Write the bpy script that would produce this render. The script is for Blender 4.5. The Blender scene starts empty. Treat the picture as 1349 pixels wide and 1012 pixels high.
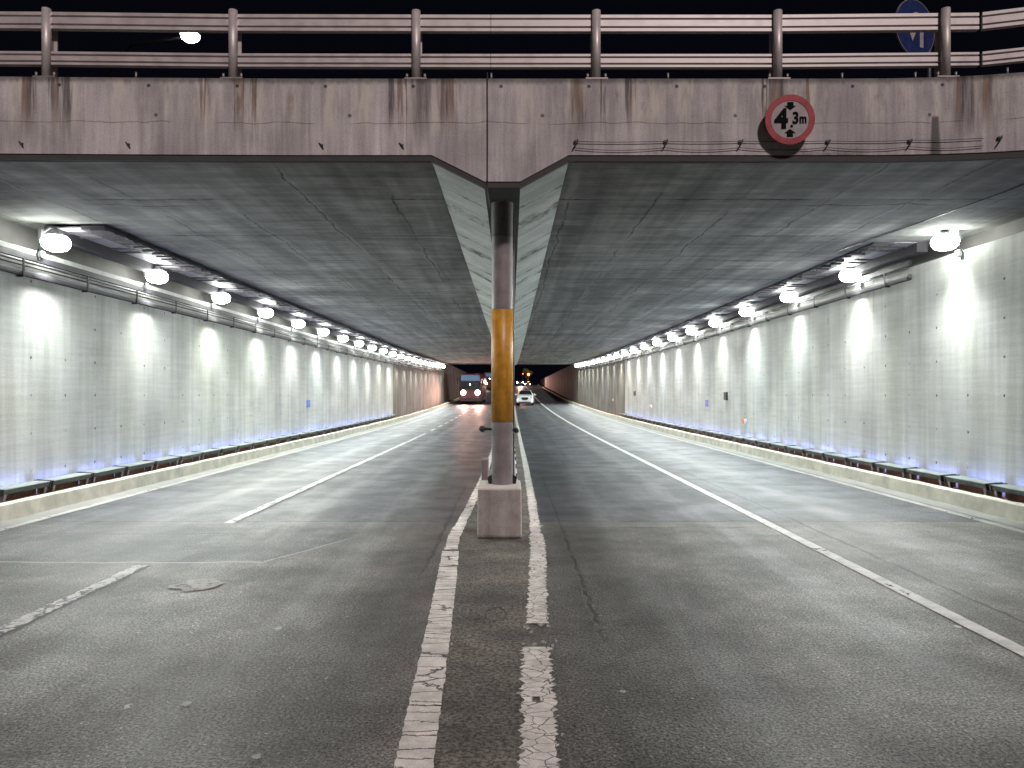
import bpy, bmesh, math, random
from mathutils import Vector, Matrix
R = math.radians
random.seed(7)
S = bpy.context.scene
COL = S.collection

# ------------------------------------------------------------------ camera, world, light, exposure
cam_d = bpy.data.cameras.new("camera")
cam = bpy.data.objects.new("camera", cam_d)
COL.objects.link(cam)
cam.location = (0, 0, 1.75)
cam.rotation_euler = (R(90), 0, 0)
cam_d.sensor_width = 36
cam_d.lens = 1000 / 1349 * 36
cam_d.shift_x = 0.0011
cam_d.shift_y = 0.0104
cam_d.clip_end = 3000
S.camera = cam

W = bpy.data.worlds.new("World")
S.world = W
W.use_nodes = True
bgn = W.node_tree.nodes["Background"]
bgn.inputs[0].default_value = (0.35, 0.40, 0.75, 1)
bgn.inputs[1].default_value = 0.004

sun_d = bpy.data.lights.new("sun", 'SUN')
sun_d.energy = 1.85
sun_d.angle = R(4)
sun_d.color = (1.0, 0.86, 0.83)
sun = bpy.data.objects.new("sun", sun_d)
COL.objects.link(sun)
_d = Vector((-math.cos(R(40)) * math.sin(R(20)), math.cos(R(40)) * math.cos(R(20)), -math.sin(R(40))))
sun.rotation_euler = _d.to_track_quat('-Z', 'Y').to_euler()

S.view_settings.view_transform = 'Standard'
S.view_settings.look = 'None'
S.view_settings.exposure = 0.25
S.view_settings.gamma = 1.0

FLOOD_W = 165.0      # the spot of each floodlight
DOME_E = 42.0        # emission of each floodlight lens
BLUE_E = 24.0

# ------------------------------------------------------------------ helpers: nodes
class G:
    def __init__(s, name):
        s.mat = bpy.data.materials.new(name)
        s.mat.use_nodes = True
        s.t = s.mat.node_tree
        s.t.nodes.clear()
        s.out = s.t.nodes.new('ShaderNodeOutputMaterial')
        s._pos = None
    def n(s, typ, props=None, **ins):
        nd = s.t.nodes.new('ShaderNode' + typ)
        for k, v in (props or {}).items():
            setattr(nd, k, v)
        for k, v in ins.items():
            key = int(k[1:]) if k[0] == '_' and k[1:].isdigit() else k.replace('_', ' ')
            s.put(nd.inputs[key], v)
        return nd
    def put(s, sock, v):
        if isinstance(v, bpy.types.NodeSocket):
            s.t.links.new(v, sock)
        elif isinstance(v, (tuple, list)) and len(v) == 3 and sock.type == 'RGBA':
            sock.default_value = (*v, 1)
        else:
            sock.default_value = v
    def m(s, op, a, b=0.0, c=0.0, clamp=False):
        nd = s.t.nodes.new('ShaderNodeMath')
        nd.operation = op
        nd.use_clamp = clamp
        s.put(nd.inputs[0], a); s.put(nd.inputs[1], b); s.put(nd.inputs[2], c)
        return nd.outputs[0]
    def pos(s):
        if s._pos is None:
            s._pos = s.n('NewGeometry').outputs['Position']
        return s._pos
    def xyz(s, v=None):
        o = s.n('SeparateXYZ', None, _0=v or s.pos()).outputs
        return o[0], o[1], o[2]
    def vec(s, x, y, z):
        return s.n('CombineXYZ', None, _0=x, _1=y, _2=z).outputs[0]
    def scl(s, sc, v=None, off=(0, 0, 0)):
        return s.n('Mapping', None, Vector=v or s.pos(), Scale=sc, Location=off).outputs[0]
    def noise(s, scale, v=None, detail=4.0, rough=0.55, dist=0.0):
        return s.n('TexNoise', None, Vector=v or s.pos(), Scale=scale, Detail=detail, Roughness=rough, Distortion=dist).outputs[0]
    def vor(s, scale, v=None, feature='F1', rnd=1.0):
        return s.n('TexVoronoi', {'feature': feature}, Vector=v or s.pos(), Scale=scale, Randomness=rnd).outputs['Distance']
    def ramp(s, f, a, b, lo=0.0, hi=1.0, smooth=True):
        nd = s.n('MapRange', {'interpolation_type': 'SMOOTHSTEP' if smooth else 'LINEAR', 'clamp': True}, Value=f)
        s.put(nd.inputs['From Min'], a)
        s.put(nd.inputs['From Max'], b)
        nd.inputs['To Min'].default_value = lo
        nd.inputs['To Max'].default_value = hi
        return nd.outputs[0]
    def line(s, f, at, w, soft=None):
        """1 on |f-at|<w, fading out"""
        d = s.m('ABSOLUTE', s.m('SUBTRACT', f, at))
        return s.ramp(d, w * 0.4, soft or w * 1.3, 1.0, 0.0)
    def box(s, f, a, b, soft=0.05):
        return s.m('MULTIPLY', s.ramp(f, a - soft, a + soft), s.ramp(f, b - soft, b + soft, 1, 0))
    def mul(s, *a):
        r = a[0]
        for b in a[1:]:
            r = s.m('MULTIPLY', r, b)
        return r
    def mx(s, f, a, b):
        nd = s.n('Mix', {'data_type': 'RGBA'})
        s.put(nd.inputs[0], f); s.put(nd.inputs[6], a); s.put(nd.inputs[7], b)
        return nd.outputs[2]
    def tint(s, col, f):
        nd = s.n('Mix', {'data_type': 'RGBA', 'blend_type': 'MULTIPLY'})
        s.put(nd.inputs[0], 1.0); s.put(nd.inputs[6], col)
        s.put(nd.inputs[7], s.n('CombineColor', None, _0=f, _1=f, _2=f).outputs[0])
        return nd.outputs[2]
    def bump(s, h, strength=0.3, dist=0.01):
        return s.n('Bump', None, Height=h, Strength=strength, Distance=dist).outputs[0]
    def bsdf(s, col, rough=0.7, metal=0.0, normal=None, spec=0.5, alpha=None, emit=None, estr=0.0, coat=0.0):
        nd = s.n('BsdfPrincipled')
        s.put(nd.inputs['Base Color'], col)
        s.put(nd.inputs['Roughness'], rough)
        s.put(nd.inputs['Metallic'], metal)
        s.put(nd.inputs['Specular IOR Level'], spec)
        if normal is not None: s.put(nd.inputs['Normal'], normal)
        if alpha is not None: s.put(nd.inputs['Alpha'], alpha)
        if emit is not None:
            s.put(nd.inputs['Emission Color'], emit); s.put(nd.inputs['Emission Strength'], estr)
        if coat: s.put(nd.inputs['Coat Weight'], coat)
        s.t.links.new(nd.outputs[0], s.out.inputs[0])
        return s.mat

def simple(name, col, rough=0.6, metal=0.0, var=0.15, scale=12.0, bumps=0.0, spec=0.5, coat=0.0):
    g = G(name)
    tc = g.n('TexCoord').outputs['Object']
    f = g.noise(scale, tc, 5)
    c = g.tint(tuple(col), g.ramp(f, 0.25, 0.75, 1 - var, 1 + var, False))
    nrm = g.bump(g.noise(scale * 6, tc, 4), bumps, 0.01) if bumps else None
    return g.bsdf(c, g.ramp(f, 0.3, 0.7, max(rough - .08, .03), min(rough + .08, 1)), metal, nrm, spec, coat=coat)

def emitter(name, col, strength, base=(0.8, 0.8, 0.8)):
    g = G(name)
    return g.bsdf(base, 0.3, emit=col, estr=strength)

# ------------------------------------------------------------------ helpers: meshes
def bx(bm, x0, x1, y0, y1, z0, z1):
    v = [bm.verts.new(p) for p in ((x0, y0, z0), (x1, y0, z0), (x1, y1, z0), (x0, y1, z0),
                                   (x0, y0, z1), (x1, y0, z1), (x1, y1, z1), (x0, y1, z1))]
    for f in ((3, 2, 1, 0), (4, 5, 6, 7), (0, 1, 5, 4), (1, 2, 6, 5), (2, 3, 7, 6), (3, 0, 4, 7)):
        bm.faces.new([v[i] for i in f])
    return v

def tube(bm, pts, r, n=10, caps=True):
    pts = [Vector(p) for p in pts]
    rs = r if isinstance(r, (list, tuple)) else [r] * len(pts)
    rings = []
    prev = None
    for i, p in enumerate(pts):
        d = (pts[min(i + 1, len(pts) - 1)] - pts[max(i - 1, 0)]).normalized()
        if prev is None:
            up = Vector((0, 0, 1)) if abs(d.z) < .9 else Vector((0, 1, 0))
            a = d.cross(up).normalized()
        else:
            a = (prev - d * prev.dot(d)).normalized()
        prev = a
        b = d.cross(a)
        rings.append([bm.verts.new(p + (a * math.cos(k * 2 * math.pi / n) + b * math.sin(k * 2 * math.pi / n)) * rs[i]) for k in range(n)])
    for i in range(len(rings) - 1):
        for k in range(n):
            f = bm.faces.new([rings[i][k], rings[i][(k + 1) % n], rings[i + 1][(k + 1) % n], rings[i + 1][k]])
            f.smooth = True
    if caps:
        bm.faces.new(rings[0][::-1]); bm.faces.new(rings[-1])

def lathe(bm, prof, n=24, c=(0, 0, 0), sx=1.0):
    """prof: (r, z) from one end to the other, round the z axis"""
    c = Vector(c)
    rings = []
    for r, z in prof:
        if r < 1e-5:
            rings.append([bm.verts.new(c + Vector((0, 0, z)))])
        else:
            rings.append([bm.verts.new(c + Vector((r * sx * math.cos(k * 2 * math.pi / n), r * math.sin(k * 2 * math.pi / n), z))) for k in range(n)])
    for a, b in zip(rings, rings[1:]):
        for k in range(n):
            k2 = (k + 1) % n
            if len(a) == 1 and len(b) == 1: continue
            if len(a) == 1: f = bm.faces.new([a[0], b[k2], b[k]])
            elif len(b) == 1: f = bm.faces.new([a[k], a[k2], b[0]])
            else: f = bm.faces.new([a[k], a[k2], b[k2], b[k]])
            f.smooth = True

def sweep(bm, path, prof, closed=True):
    """path: (x, y) polyline; prof: (n, z) with n measured to the left-hand normal of the path"""
    rows = []
    for i, p in enumerate(path):
        a = Vector(path[max(i - 1, 0)]); b = Vector(path[min(i + 1, len(path) - 1)])
        d = (b - a).normalized(); nn = Vector((-d.y, d.x))
        rows.append([bm.verts.new((p[0] + nn.x * n_, p[1] + nn.y * n_, z)) for n_, z in (prof(p) if callable(prof) else prof)])
    m = len(rows[0])
    for r0, r1 in zip(rows, rows[1:]):
        for k in range(m if closed else m - 1):
            bm.faces.new([r0[k], r1[k], r1[(k + 1) % m], r0[(k + 1) % m]])
    if closed:
        bm.faces.new(rows[0][::-1]); bm.faces.new(rows[-1])

def along(bm, ys, prof, zf, closed=True):
    """profile (x, z) swept along Y, lifted by zf(y)"""
    rows = [[bm.verts.new((x, y, z + zf(y))) for x, z in prof] for y in ys]
    m = len(prof)
    for r0, r1 in zip(rows, rows[1:]):
        for k in range(m if closed else m - 1):
            bm.faces.new([r0[k], r0[(k + 1) % m], r1[(k + 1) % m], r1[k]])
    if closed:
        bm.faces.new(rows[0]); bm.faces.new(rows[-1][::-1])

def poly_prism(bm, pts, y0, y1):
    """polygon in (x, z) given a thickness along y"""
    a = [bm.verts.new((x, y0, z)) for x, z in pts]
    b = [bm.verts.new((x, y1, z)) for x, z in pts]
    bm.faces.new(a); bm.faces.new(b[::-1])
    for k in range(len(pts)):
        bm.faces.new([a[k], b[k], b[(k + 1) % len(pts)], a[(k + 1) % len(pts)]])

def obj(name, bm, mat, parent=None, bevel=0.0, seg=2, smooth=False):
    bmesh.ops.recalc_face_normals(bm, faces=bm.faces)
    if smooth:
        for f in bm.faces: f.smooth = True
    me = bpy.data.meshes.new(name)
    bm.to_mesh(me); bm.free()
    o = bpy.data.objects.new(name, me)
    COL.objects.link(o)
    for x in (mat if isinstance(mat, (list, tuple)) else [mat]):
        me.materials.append(x)
    if parent: o.parent = parent
    if bevel:
        b = o.modifiers.new("bevel", 'BEVEL'); b.width = bevel; b.segments = seg; b.limit_method = 'ANGLE'
    return o

def tag(o, label, cat, group=None):
    o["label"] = label; o["category"] = cat
    if group: o["group"] = group
    return o
def thing(name, label, cat, loc=(0, 0, 0), rz=0.0, group=None):
    o = bpy.data.objects.new(name, None)
    o.empty_display_size = .1
    COL.objects.link(o); o.location = loc; o.rotation_euler = (0, 0, rz)
    return tag(o, label, cat, group)
def struct(o):
    o["kind"] = "structure"; return o
def kids(o): return [c for c in bpy.data.objects if c.parent is o]
def dup(root, label, loc, rz=None, children=None):
    def cp(o, p):
        c = o.copy(); COL.objects.link(c)
        c.parent = p
        for k in (TREE[o.name] if o.name in TREE else []):
            cp(k, c)
        return c
    TREE = {}
    def scan(o):
        TREE[o.name] = [c for c in o.children]
        for c in o.children: scan(c)
    scan(root)
    r = cp(root, None)
    r.location = loc; r["label"] = label
    if rz is not None: r.rotation_euler = (0, 0, rz)
    return r
B = bmesh.new

ORD = ("first second third fourth fifth sixth seventh eighth ninth tenth eleventh twelfth thirteenth fourteenth fifteenth sixteenth "
       "seventeenth eighteenth nineteenth twentieth").split()
def ordinal(i):
    if i < 20: return ORD[i]
    tens = {2: "twenty", 3: "thirty", 4: "forty"}[(i + 1) // 10]
    if (i + 1) % 10 == 0: return tens[:-1] + "ieth"
    return tens + "-" + ORD[(i + 1) % 10 - 1]

def dz(y):
    if y < 27: return 0.0
    if y < 110: return 0.0002 * (y - 27) ** 2
    if y < 195: return 0.0002 * 83 ** 2 + (y - 110) * 0.0332
    return 0.0002 * 83 ** 2 + 85 * 0.0332
def frange(a, b, st):
    n = max(1, int(round((b - a) / st)))
    return [a + (b - a) * i / n for i in range(n + 1)]

# ------------------------------------------------------------------ materials
def m_asphalt():
    g = G("asphalt")
    x, y, z = g.xyz()
    fine = g.noise(58, None, 4, .85)
    ston = g.vor(44)
    med = g.noise(1.1, None, 5, .6)
    strk = g.noise(1.0, g.scl((1.6, .12, 1)), 6, .7, .9)
    strk2 = g.noise(1.0, g.scl((7, .16, 1), None, (3, 9, 0)), 4, .6)
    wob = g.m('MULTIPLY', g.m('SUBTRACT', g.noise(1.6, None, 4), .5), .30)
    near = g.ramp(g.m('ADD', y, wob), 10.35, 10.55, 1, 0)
    col = g.mx(near, (.068, .071, .082), (.118, .109, .099))  # two pavements; the far one's blue puts the uplights' tint into the colour
    # lighter resurfaced part on the left, in front of the joint
    edge = g.m('ADD', y, g.m('ADD', g.m('MULTIPLY', g.m('MAXIMUM', g.m('ADD', x, 2.6), 0.0), -2.0), g.m('MULTIPLY', wob, .6)))
    patch = g.mul(g.ramp(edge, 7.95, 8.05), g.ramp(x, -2.0, -1.9, 1, 0), near)
    col = g.mx(g.m('MULTIPLY', patch, .7), col, (.078, .081, .090))
    v = g.m('MULTIPLY', g.ramp(med, .3, .7, .74, 1.26), g.ramp(g.noise(5.5, None, 6, .75), .3, .7, .80, 1.20))
    v = g.m('MULTIPLY', v, g.ramp(strk, .3, .72, .72, 1.25))
    v = g.m('MULTIPLY', v, g.ramp(strk2, .3, .7, .93, 1.07))
    agg = g.m('ADD', g.ramp(fine, .40, .60, .05, 1.95), g.ramp(ston, 0.05, .75, .22, -.22))
    # bright chips among the stones
    chip = g.ramp(g.noise(33, g.scl((1, 1, 1), None, (5, 3, 0)), 2, .5), .67, .72)
    agg = g.m('ADD', agg, g.m('MULTIPLY', chip, 2.2))
    v = g.m('MULTIPLY', v, agg)
    col = g.tint(col, v)
    # wheel tracks polished paler by traffic
    trk = None
    for c_, w_ in ((1.35, .36), (2.75, .34), (4.75, .40), (-1.7, .36), (-3.0, .30), (-4.9, .36), (-6.0, .30)):
        q_ = g.ramp(g.m('ABSOLUTE', g.m('SUBTRACT', g.m('ADD', x, g.m('MULTIPLY', wob, .9)), c_)), .05, w_, 1, 0)
        trk = q_ if trk is None else g.m('MAXIMUM', trk, q_)
    trk = g.m('MULTIPLY', trk, g.ramp(g.noise(1.0, g.scl((1.0, .11, 1), None, (4, 7, 0)), 6, .72, .5), .36, .60))
    col = g.mx(g.m('MULTIPLY', trk, .34), col, g.tint((.150, .158, .156), g.ramp(agg, .2, 1.6, .45, 1.5)))
    oil = g.mul(g.ramp(g.noise(.9, g.scl((1, .55, 1), None, (12, 2, 0)), 5, .7), .60, .72), .35)
    oil = g.m('MAXIMUM', oil, g.mul(g.ramp(g.noise(4.2, None, 3, .6), .70, .78), .45))
    col = g.tint(col, g.m('SUBTRACT', 1.0, oil))
    # joints, cracks and the dark trace beside the island
    w2 = g.m('MULTIPLY', g.m('SUBTRACT', g.noise(3.1, None, 6, .65), .5), .22)
    yw = g.m('ADD', y, w2); xw = g.m('ADD', x, g.m('MULTIPLY', w2, .55))
    brk = g.ramp(g.noise(2.2, g.scl((1, 1, 1), None, (7, 1, 0)), 4), .36, .50)
    cr = g.m('MULTIPLY', g.line(yw, 10.48, .030), g.ramp(brk, 0, 1, .5, 1))
    cr = g.m('MAXIMUM', cr, g.mul(g.line(yw, 9.98, .022), g.ramp(x, .6, .8), g.ramp(x, 3.3, 3.5, 1, 0), brk))
    cr = g.m('MAXIMUM', cr, g.mul(g.line(xw, 3.94, .026), g.box(y, 3, 18, .5), g.ramp(brk, 0, 1, .4, 1)))
    cr = g.m('MAXIMUM', cr, g.mul(g.line(xw, .66, .022), g.box(y, 5.2, 16, 1), g.ramp(brk, 0, 1, .3, 1)))
    cr = g.m('MAXIMUM', cr, g.mul(g.line(xw, -.86, .030), g.box(y, 7.2, 15, 1)))
    cr = g.m('MAXIMUM', cr, g.mul(g.line(g.m('ADD', xw, g.m('MULTIPLY', y, .0)), 5.3, .02), g.box(y, 13.5, 20, 1), brk))
    cr = g.m('MAXIMUM', cr, g.mul(g.line(yw, 7.95, .02), g.ramp(x, -2.7, -2.5, 1, 0), .8))
    cr = g.m('MAXIMUM', cr, g.mul(g.line(yw, 9.55, .02), g.ramp(x, -3.6, -3.5, 1, 0), .7))
    cr = g.m('MAXIMUM', cr, g.mul(g.line(yw, 31.0, .06), .35))
    halo = g.mul(g.line(xw, -.95, .35, .55), g.box(y, 3, 26, 3), .45)
    halo = g.m('MAXIMUM', halo, g.mul(g.line(xw, .8, .35, .6), g.box(y, 3, 24, 3), .35))
    halo = g.m('MAXIMUM', halo, g.mul(g.line(x, 3.6, .20, .45), g.box(y, 3, 60, 3), .18))
    col = g.tint(col, g.m('SUBTRACT', 1.0, g.m('MAXIMUM', g.m('MULTIPLY', cr, .85), halo)))
    # pale rim along the resurfaced edge
    rim = g.mul(g.line(edge, 7.93, .035), g.ramp(x, -2.0, -1.9, 1, 0), near)
    col = g.mx(g.m('MULTIPLY', rim, .6), col, (.34, .34, .32))
    h = g.m('ADD', g.m('ADD', g.m('MULTIPLY', fine, .5), g.m('MULTIPLY', ston, -.35)), g.m('MULTIPLY', cr, -.3))
    rough = g.m('ADD', g.m('SUBTRACT', g.ramp(med, .3, .7, .55, .43), g.m('MULTIPLY', trk, .07)), g.m('MULTIPLY', near, .04))
    return g.bsdf(col, rough, 0, g.bump(h, .6, .010), .38)

def m_island():
    g = G("island_asphalt")
    x, y, z = g.xyz()
    fine = g.noise(42, None, 4, .8)
    med = g.noise(3.0, None, 6, .65)
    v = g.m('MULTIPLY', g.ramp(fine, .38, .62, .3, 1.8), g.ramp(med, .3, .7, .65, 1.25))
    col = g.tint(g.mx(g.ramp(g.noise(1.3, None, 4), .4, .62), (.088, .079, .070), (.135, .120, .102)), v)
    # stains like loops and spots
    for cx, cy, r in ((-.118, 6.05, .075),):
        d = g.m('SQRT', g.m('ADD', g.m('POWER', g.m('MULTIPLY', g.m('SUBTRACT', x, cx), 1.0), 2.0), g.m('POWER', g.m('MULTIPLY', g.m('SUBTRACT', y, cy), .42), 2.0)))
        ring = g.mul(g.line(g.m('ADD', d, g.m('MULTIPLY', g.m('SUBTRACT', med, .5), .16)), r, .009), g.ramp(med, .35, .5))
        col = g.tint(col, g.m('SUBTRACT', 1.0, g.m('MULTIPLY', ring, .7)))
    h = g.m('ADD', fine, g.m('MULTIPLY', med, 2.0))
    return g.bsdf(col, .8, 0, g.bump(h, .7, .008), .4)

def m_paint(name, wear, crack_scale, cross, col=(.62, .60, .57)):
    g = G(name)
    x, y, z = g.xyz()
    n1 = g.noise(14, None, 6, .7)
    n2 = g.noise(2.2, None, 4)
    dirt = g.ramp(g.noise(5, None, 6, .65), .3, .72, .70, 1.1)
    c = g.tint(col, g.m('MULTIPLY', dirt, g.ramp(g.noise(140, None, 2), .3, .7, .85, 1.12)))
    wv = g.vec(g.m('ADD', g.m('MULTIPLY', x, crack_scale[0]), g.m('MULTIPLY', n1, .5)), g.m('ADD', g.m('MULTIPLY', y, crack_scale[1]), g.m('MULTIPLY', n1, .5)), 0.0)
    e = g.vor(1.0, wv, 'DISTANCE_TO_EDGE')
    crack = g.ramp(e, .012, .035, 0, 1)
    a = g.m('MULTIPLY', g.ramp(g.m('ADD', n1, g.m('MULTIPLY', n2, .35)), wear, wear + .05), g.m('MAXIMUM', crack, g.ramp(n2, cross, cross + .08)))
    return g.bsdf(c, .6, 0, g.bump(n1, .3, .004), .4, alpha=a)

def m_wall(name, y0, base=(.53, .54, .525), sgn=1):
    g = G(name)
    x, y, z = g.xyz()
    v2 = g.vec(0.0, y, z)
    big = g.noise(.55, v2, 5, .55)
    st = g.noise(1.0, g.scl((1, 1.6, .10), v2), 5, .6)
    st2 = g.noise(1.0, g.scl((1, 7, .35), v2, (0, 4, 2)), 4, .6)
    hz = g.noise(1.0, g.scl((1, .7, 11), v2), 4, .6)
    fine = g.noise(38, v2, 4, .6)
    v = g.mul(g.ramp(big, .3, .7, .86, 1.12), g.ramp(st, .3, .7, .82, 1.10), g.ramp(st2, .35, .65, .93, 1.05), g.ramp(hz, .3, .7, .93, 1.06), g.ramp(fine, .3, .7, .93, 1.07))
    col = g.tint(g.mx(g.ramp(g.noise(.8, g.scl((1, 1, .5), v2, (0, 3, 7)), 4), .4, .65), base, (base[0] * .95, base[1] * .96, base[2] * .90)), v)
    # lift lines and panel lines of the formwork
    ln = g.m('MULTIPLY', g.line(g.m('ADD', z, g.m('MULTIPLY', hz, .04)), 2.02, .008), .09)
    ln = g.m('MAXIMUM', ln, g.m('MULTIPLY', g.line(g.m('ABSOLUTE', g.m('SUBTRACT', g.m('MODULO', g.m('ADD', y, 20.0 - y0 + .46), 5.49), 2.7)), 0.0, .010), .14))
    # tie holes, .915 apart along the wall and .594 up
    hy = g.m('SUBTRACT', g.m('MODULO', g.m('ADD', y, 91.5 - y0 + .4575), .915), .4575)
    hz2 = g.m('SUBTRACT', g.m('MODULO', g.m('ADD', z, 5.94 - 1.735 + .297), .594), .297)
    jit = g.m('MULTIPLY', g.m('SUBTRACT', g.noise(1.7, v2, 2), .5), .05)
    d = g.m('SQRT', g.m('ADD', g.m('POWER', g.m('ADD', hy, jit), 2.0), g.m('POWER', g.m('ADD', hz2, jit), 2.0)))
    vis = g.ramp(g.noise(.9, g.scl((1, 1, 1.6), v2, (0, 8, 1)), 3), .38, .56)
    hole = g.mul(g.ramp(d, .017, .030, 1, 0), vis, g.ramp(y, 30, 36, 1, .0), g.ramp(z, 3.75, 3.8, 1, 0))
    # little runs of dirt under the holes
    run = g.mul(g.ramp(g.m('ABSOLUTE', g.m('ADD', hy, jit)), .01, .035, 1, 0), g.box(hz2, -.16, 0, .03), vis, g.ramp(y, 24, 30, 1, 0), .10)
    j = g.line(y, 34.9, .045)
    foot = g.mul(g.ramp(g.m('ADD', z, g.m('MULTIPLY', st2, .7)), .55, 1.15, .20, 0), 1.0)
    drip = g.mul(g.ramp(g.noise(1.0, g.scl((1, 4.5, .16), v2, (0, 15, 4)), 6, .7), .58, .72), g.ramp(z, .6, 3.6, .04, .22))
    soot = g.mul(g.ramp(g.noise(1.1, g.scl((1, 1, 1.4), v2, (0, 25, 9)), 6, .7), .54, .68), .14)
    patchv = g.n('TexVoronoi', None, Vector=g.scl((1, .16, .55), v2), Scale=1.0).outputs['Color']
    pv = g.n('SeparateColor', None, _0=patchv).outputs[0]
    ln = g.m('MAXIMUM', ln, g.m('MAXIMUM', g.m('MAXIMUM', drip, soot), g.m('MULTIPLY', pv, .06)))
    k = g.m('SUBTRACT', 1.0, g.m('MAXIMUM', g.m('MAXIMUM', g.m('MULTIPLY', hole, .85), g.m('MULTIPLY', j, .75)), g.m('MAXIMUM', g.m('MAXIMUM', ln, run), foot)))
    col = g.tint(col, k)
    h = g.m('ADD', g.m('ADD', fine, g.m('MULTIPLY', hz, .8)), g.m('MULTIPLY', hole, -3.0))
    return g.bsdf(col, .58, 0, g.bump(h, .35, .006), .35)

def m_oldwall():
    g = G("old_wall_concrete")
    x, y, z = g.xyz()
    v2 = g.vec(0.0, y, z)
    st = g.noise(1.0, g.scl((1, 2.2, .12), v2), 6, .65)
    st2 = g.noise(1.0, g.scl((1, 9, .4), v2), 4, .6)
    big = g.noise(.6, v2, 5)
    v = g.mul(g.ramp(st, .3, .7, .55, 1.3), g.ramp(st2, .3, .7, .8, 1.15), g.ramp(big, .3, .7, .75, 1.2))
    pl = g.m('ABSOLUTE', g.m('SUBTRACT', g.m('MODULO', y, 1.8), .9))
    v = g.m('MULTIPLY', v, g.ramp(pl, .02, .06, .6, 1))
    return g.bsdf(g.tint((.215, .195, .175), v), .7, 0, g.bump(st2, .3, .01), .3)

def m_ceiling():
    g = G("ceiling_concrete")
    x, y, z = g.xyz()
    v2 = g.vec(x, y, 0.0)
    st = g.noise(1.0, g.scl((.35, 3.2, 1), v2), 6, .65)
    st2 = g.noise(1.0, g.scl((.9, 14, 1), v2, (2, 5, 0)), 5, .65)
    big = g.noise(.35, v2, 5, .6)
    ly = g.noise(1.0, g.scl((3.0, .12, 1), v2, (4, 0, 0)), 5, .6)
    v = g.mul(g.ramp(st, .3, .7, .76, 1.20), g.ramp(st2, .3, .7, .86, 1.12), g.ramp(big, .3, .7, .72, 1.28), g.ramp(ly, .3, .7, .72, 1.22), g.ramp(g.noise(2.2, v2, 7, .75), .3, .7, .82, 1.16))
    col = g.tint((.212, .216, .208), v)
    wob = g.m('MULTIPLY', g.m('SUBTRACT', g.noise(.9, v2, 5, .6), .5), .35)
    bk1 = g.ramp(g.noise(.55, g.scl((1, .5, 1), v2, (9, 2, 0)), 3), .40, .55)
    bk2 = g.ramp(g.noise(.8, g.scl((.5, 1, 1), v2, (1, 12, 0)), 4), .44, .56)
    lx = g.m('ABSOLUTE', g.m('SUBTRACT', g.m('MODULO', g.m('ADD', g.m('ADD', x, 12.0), g.m('MULTIPLY', wob, .8)), 1.22), .61))
    lyy = g.m('ABSOLUTE', g.m('SUBTRACT', g.m('MODULO', g.m('ADD', g.m('ADD', y, 10.1), g.m('MULTIPLY', wob, .7)), 2.44), 1.22))
    fz = g.ramp(g.noise(6, v2, 5, .7), .30, .62, .15, 1.25)
    ln = g.mul(g.ramp(lx, .006, .026, 1, 0), bk1, fz, .6)
    ln = g.m('MAXIMUM', ln, g.mul(g.ramp(lyy, .010, .038, 1, 0), bk2, fz, .85))
    lz = g.m('ABSOLUTE', g.m('SUBTRACT', g.m('MODULO', g.m('ADD', g.m('ADD', y, 3.3), g.m('MULTIPLY', wob, 2.2)), 5.7), 2.85))
    ln = g.m('MAXIMUM', ln, g.mul(g.ramp(lz, .010, .035, 1, 0), g.ramp(g.noise(.6, g.scl((.6, 1, 1), v2, (21, 4, 0)), 3), .50, .60), .8))
    ln = g.m('MAXIMUM', ln, g.m('MULTIPLY', g.line(g.m('ADD', y, g.m('MULTIPLY', wob, .12)), 34.5, .09), .85))
    # pale leached streaks
    pale = g.mul(g.ramp(g.noise(1.0, g.scl((.7, 3.2, 1), v2, (7, 3, 0)), 7, .72), .55, .72), .6)
    pale = g.m('MAXIMUM', pale, g.mul(g.ramp(lx, .02, .10, 1, 0), g.ramp(g.noise(.5, g.scl((1, .5, 1), v2, (31, 2, 0)), 3), .50, .62), .6))
    col = g.mx(pale, col, (.30, .31, .295))
    col = g.tint(col, g.m('SUBTRACT', 1.0, ln))
    blot = g.ramp(g.noise(7, v2, 4), .70, .76)
    col = g.tint(col, g.m('SUBTRACT', 1.0, g.m('MULTIPLY', blot, .35)))
    return g.bsdf(col, .85, 0, g.bump(g.m('ADD', st2, g.m('MULTIPLY', ln, -1.5)), .4, .012), .15)

def m_haunch():
    g = G("haunch_concrete")
    x, y, z = g.xyz()
    v2 = g.pos()
    n = g.noise(1.3, v2, 6, .65)
    fine = g.noise(25, v2, 4)
    col = g.tint((.40, .43, .41), g.mul(g.ramp(n, .3, .7, .75, 1.15), g.ramp(fine, .3, .7, .9, 1.08), g.ramp(g.noise(1.0, g.scl((.6, 5, 1)), 4), .3, .7, .85, 1.12)))
    wob = g.m('MULTIPLY', g.m('SUBTRACT', g.noise(4, v2, 4), .5), .22)
    s1 = g.m('ABSOLUTE', g.m('SUBTRACT', g.m('MODULO', g.m('ADD', y, g.m('ADD', wob, 2.1)), 2.9), 1.45))
    s2 = g.m('ABSOLUTE', g.m('SUBTRACT', g.m('MODULO', g.m('ADD', y, g.m('ADD', wob, .2)), 2.9), 1.45))
    blot = g.ramp(g.noise(3.4, g.scl((1, .8, 1), None, (3, 1, 2)), 6, .75), .42, .62)
    d = g.mul(g.ramp(s1, .05, .42, 1, 0), blot, .9)
    d = g.m('MAXIMUM', d, g.m('MULTIPLY', g.ramp(s2, .012, .03, 1, 0), .65))
    d = g.m('MAXIMUM', d, g.mul(g.ramp(s2, .03, .14, 1, 0), g.ramp(g.noise(5, g.scl((1, 1, 1), None, (8, 8, 0)), 4), .55, .65), .8))
    return g.bsdf(g.tint(col, g.m('SUBTRACT', 1.0, d)), .65, 0, g.bump(fine, .25, .008), .3)

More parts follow.
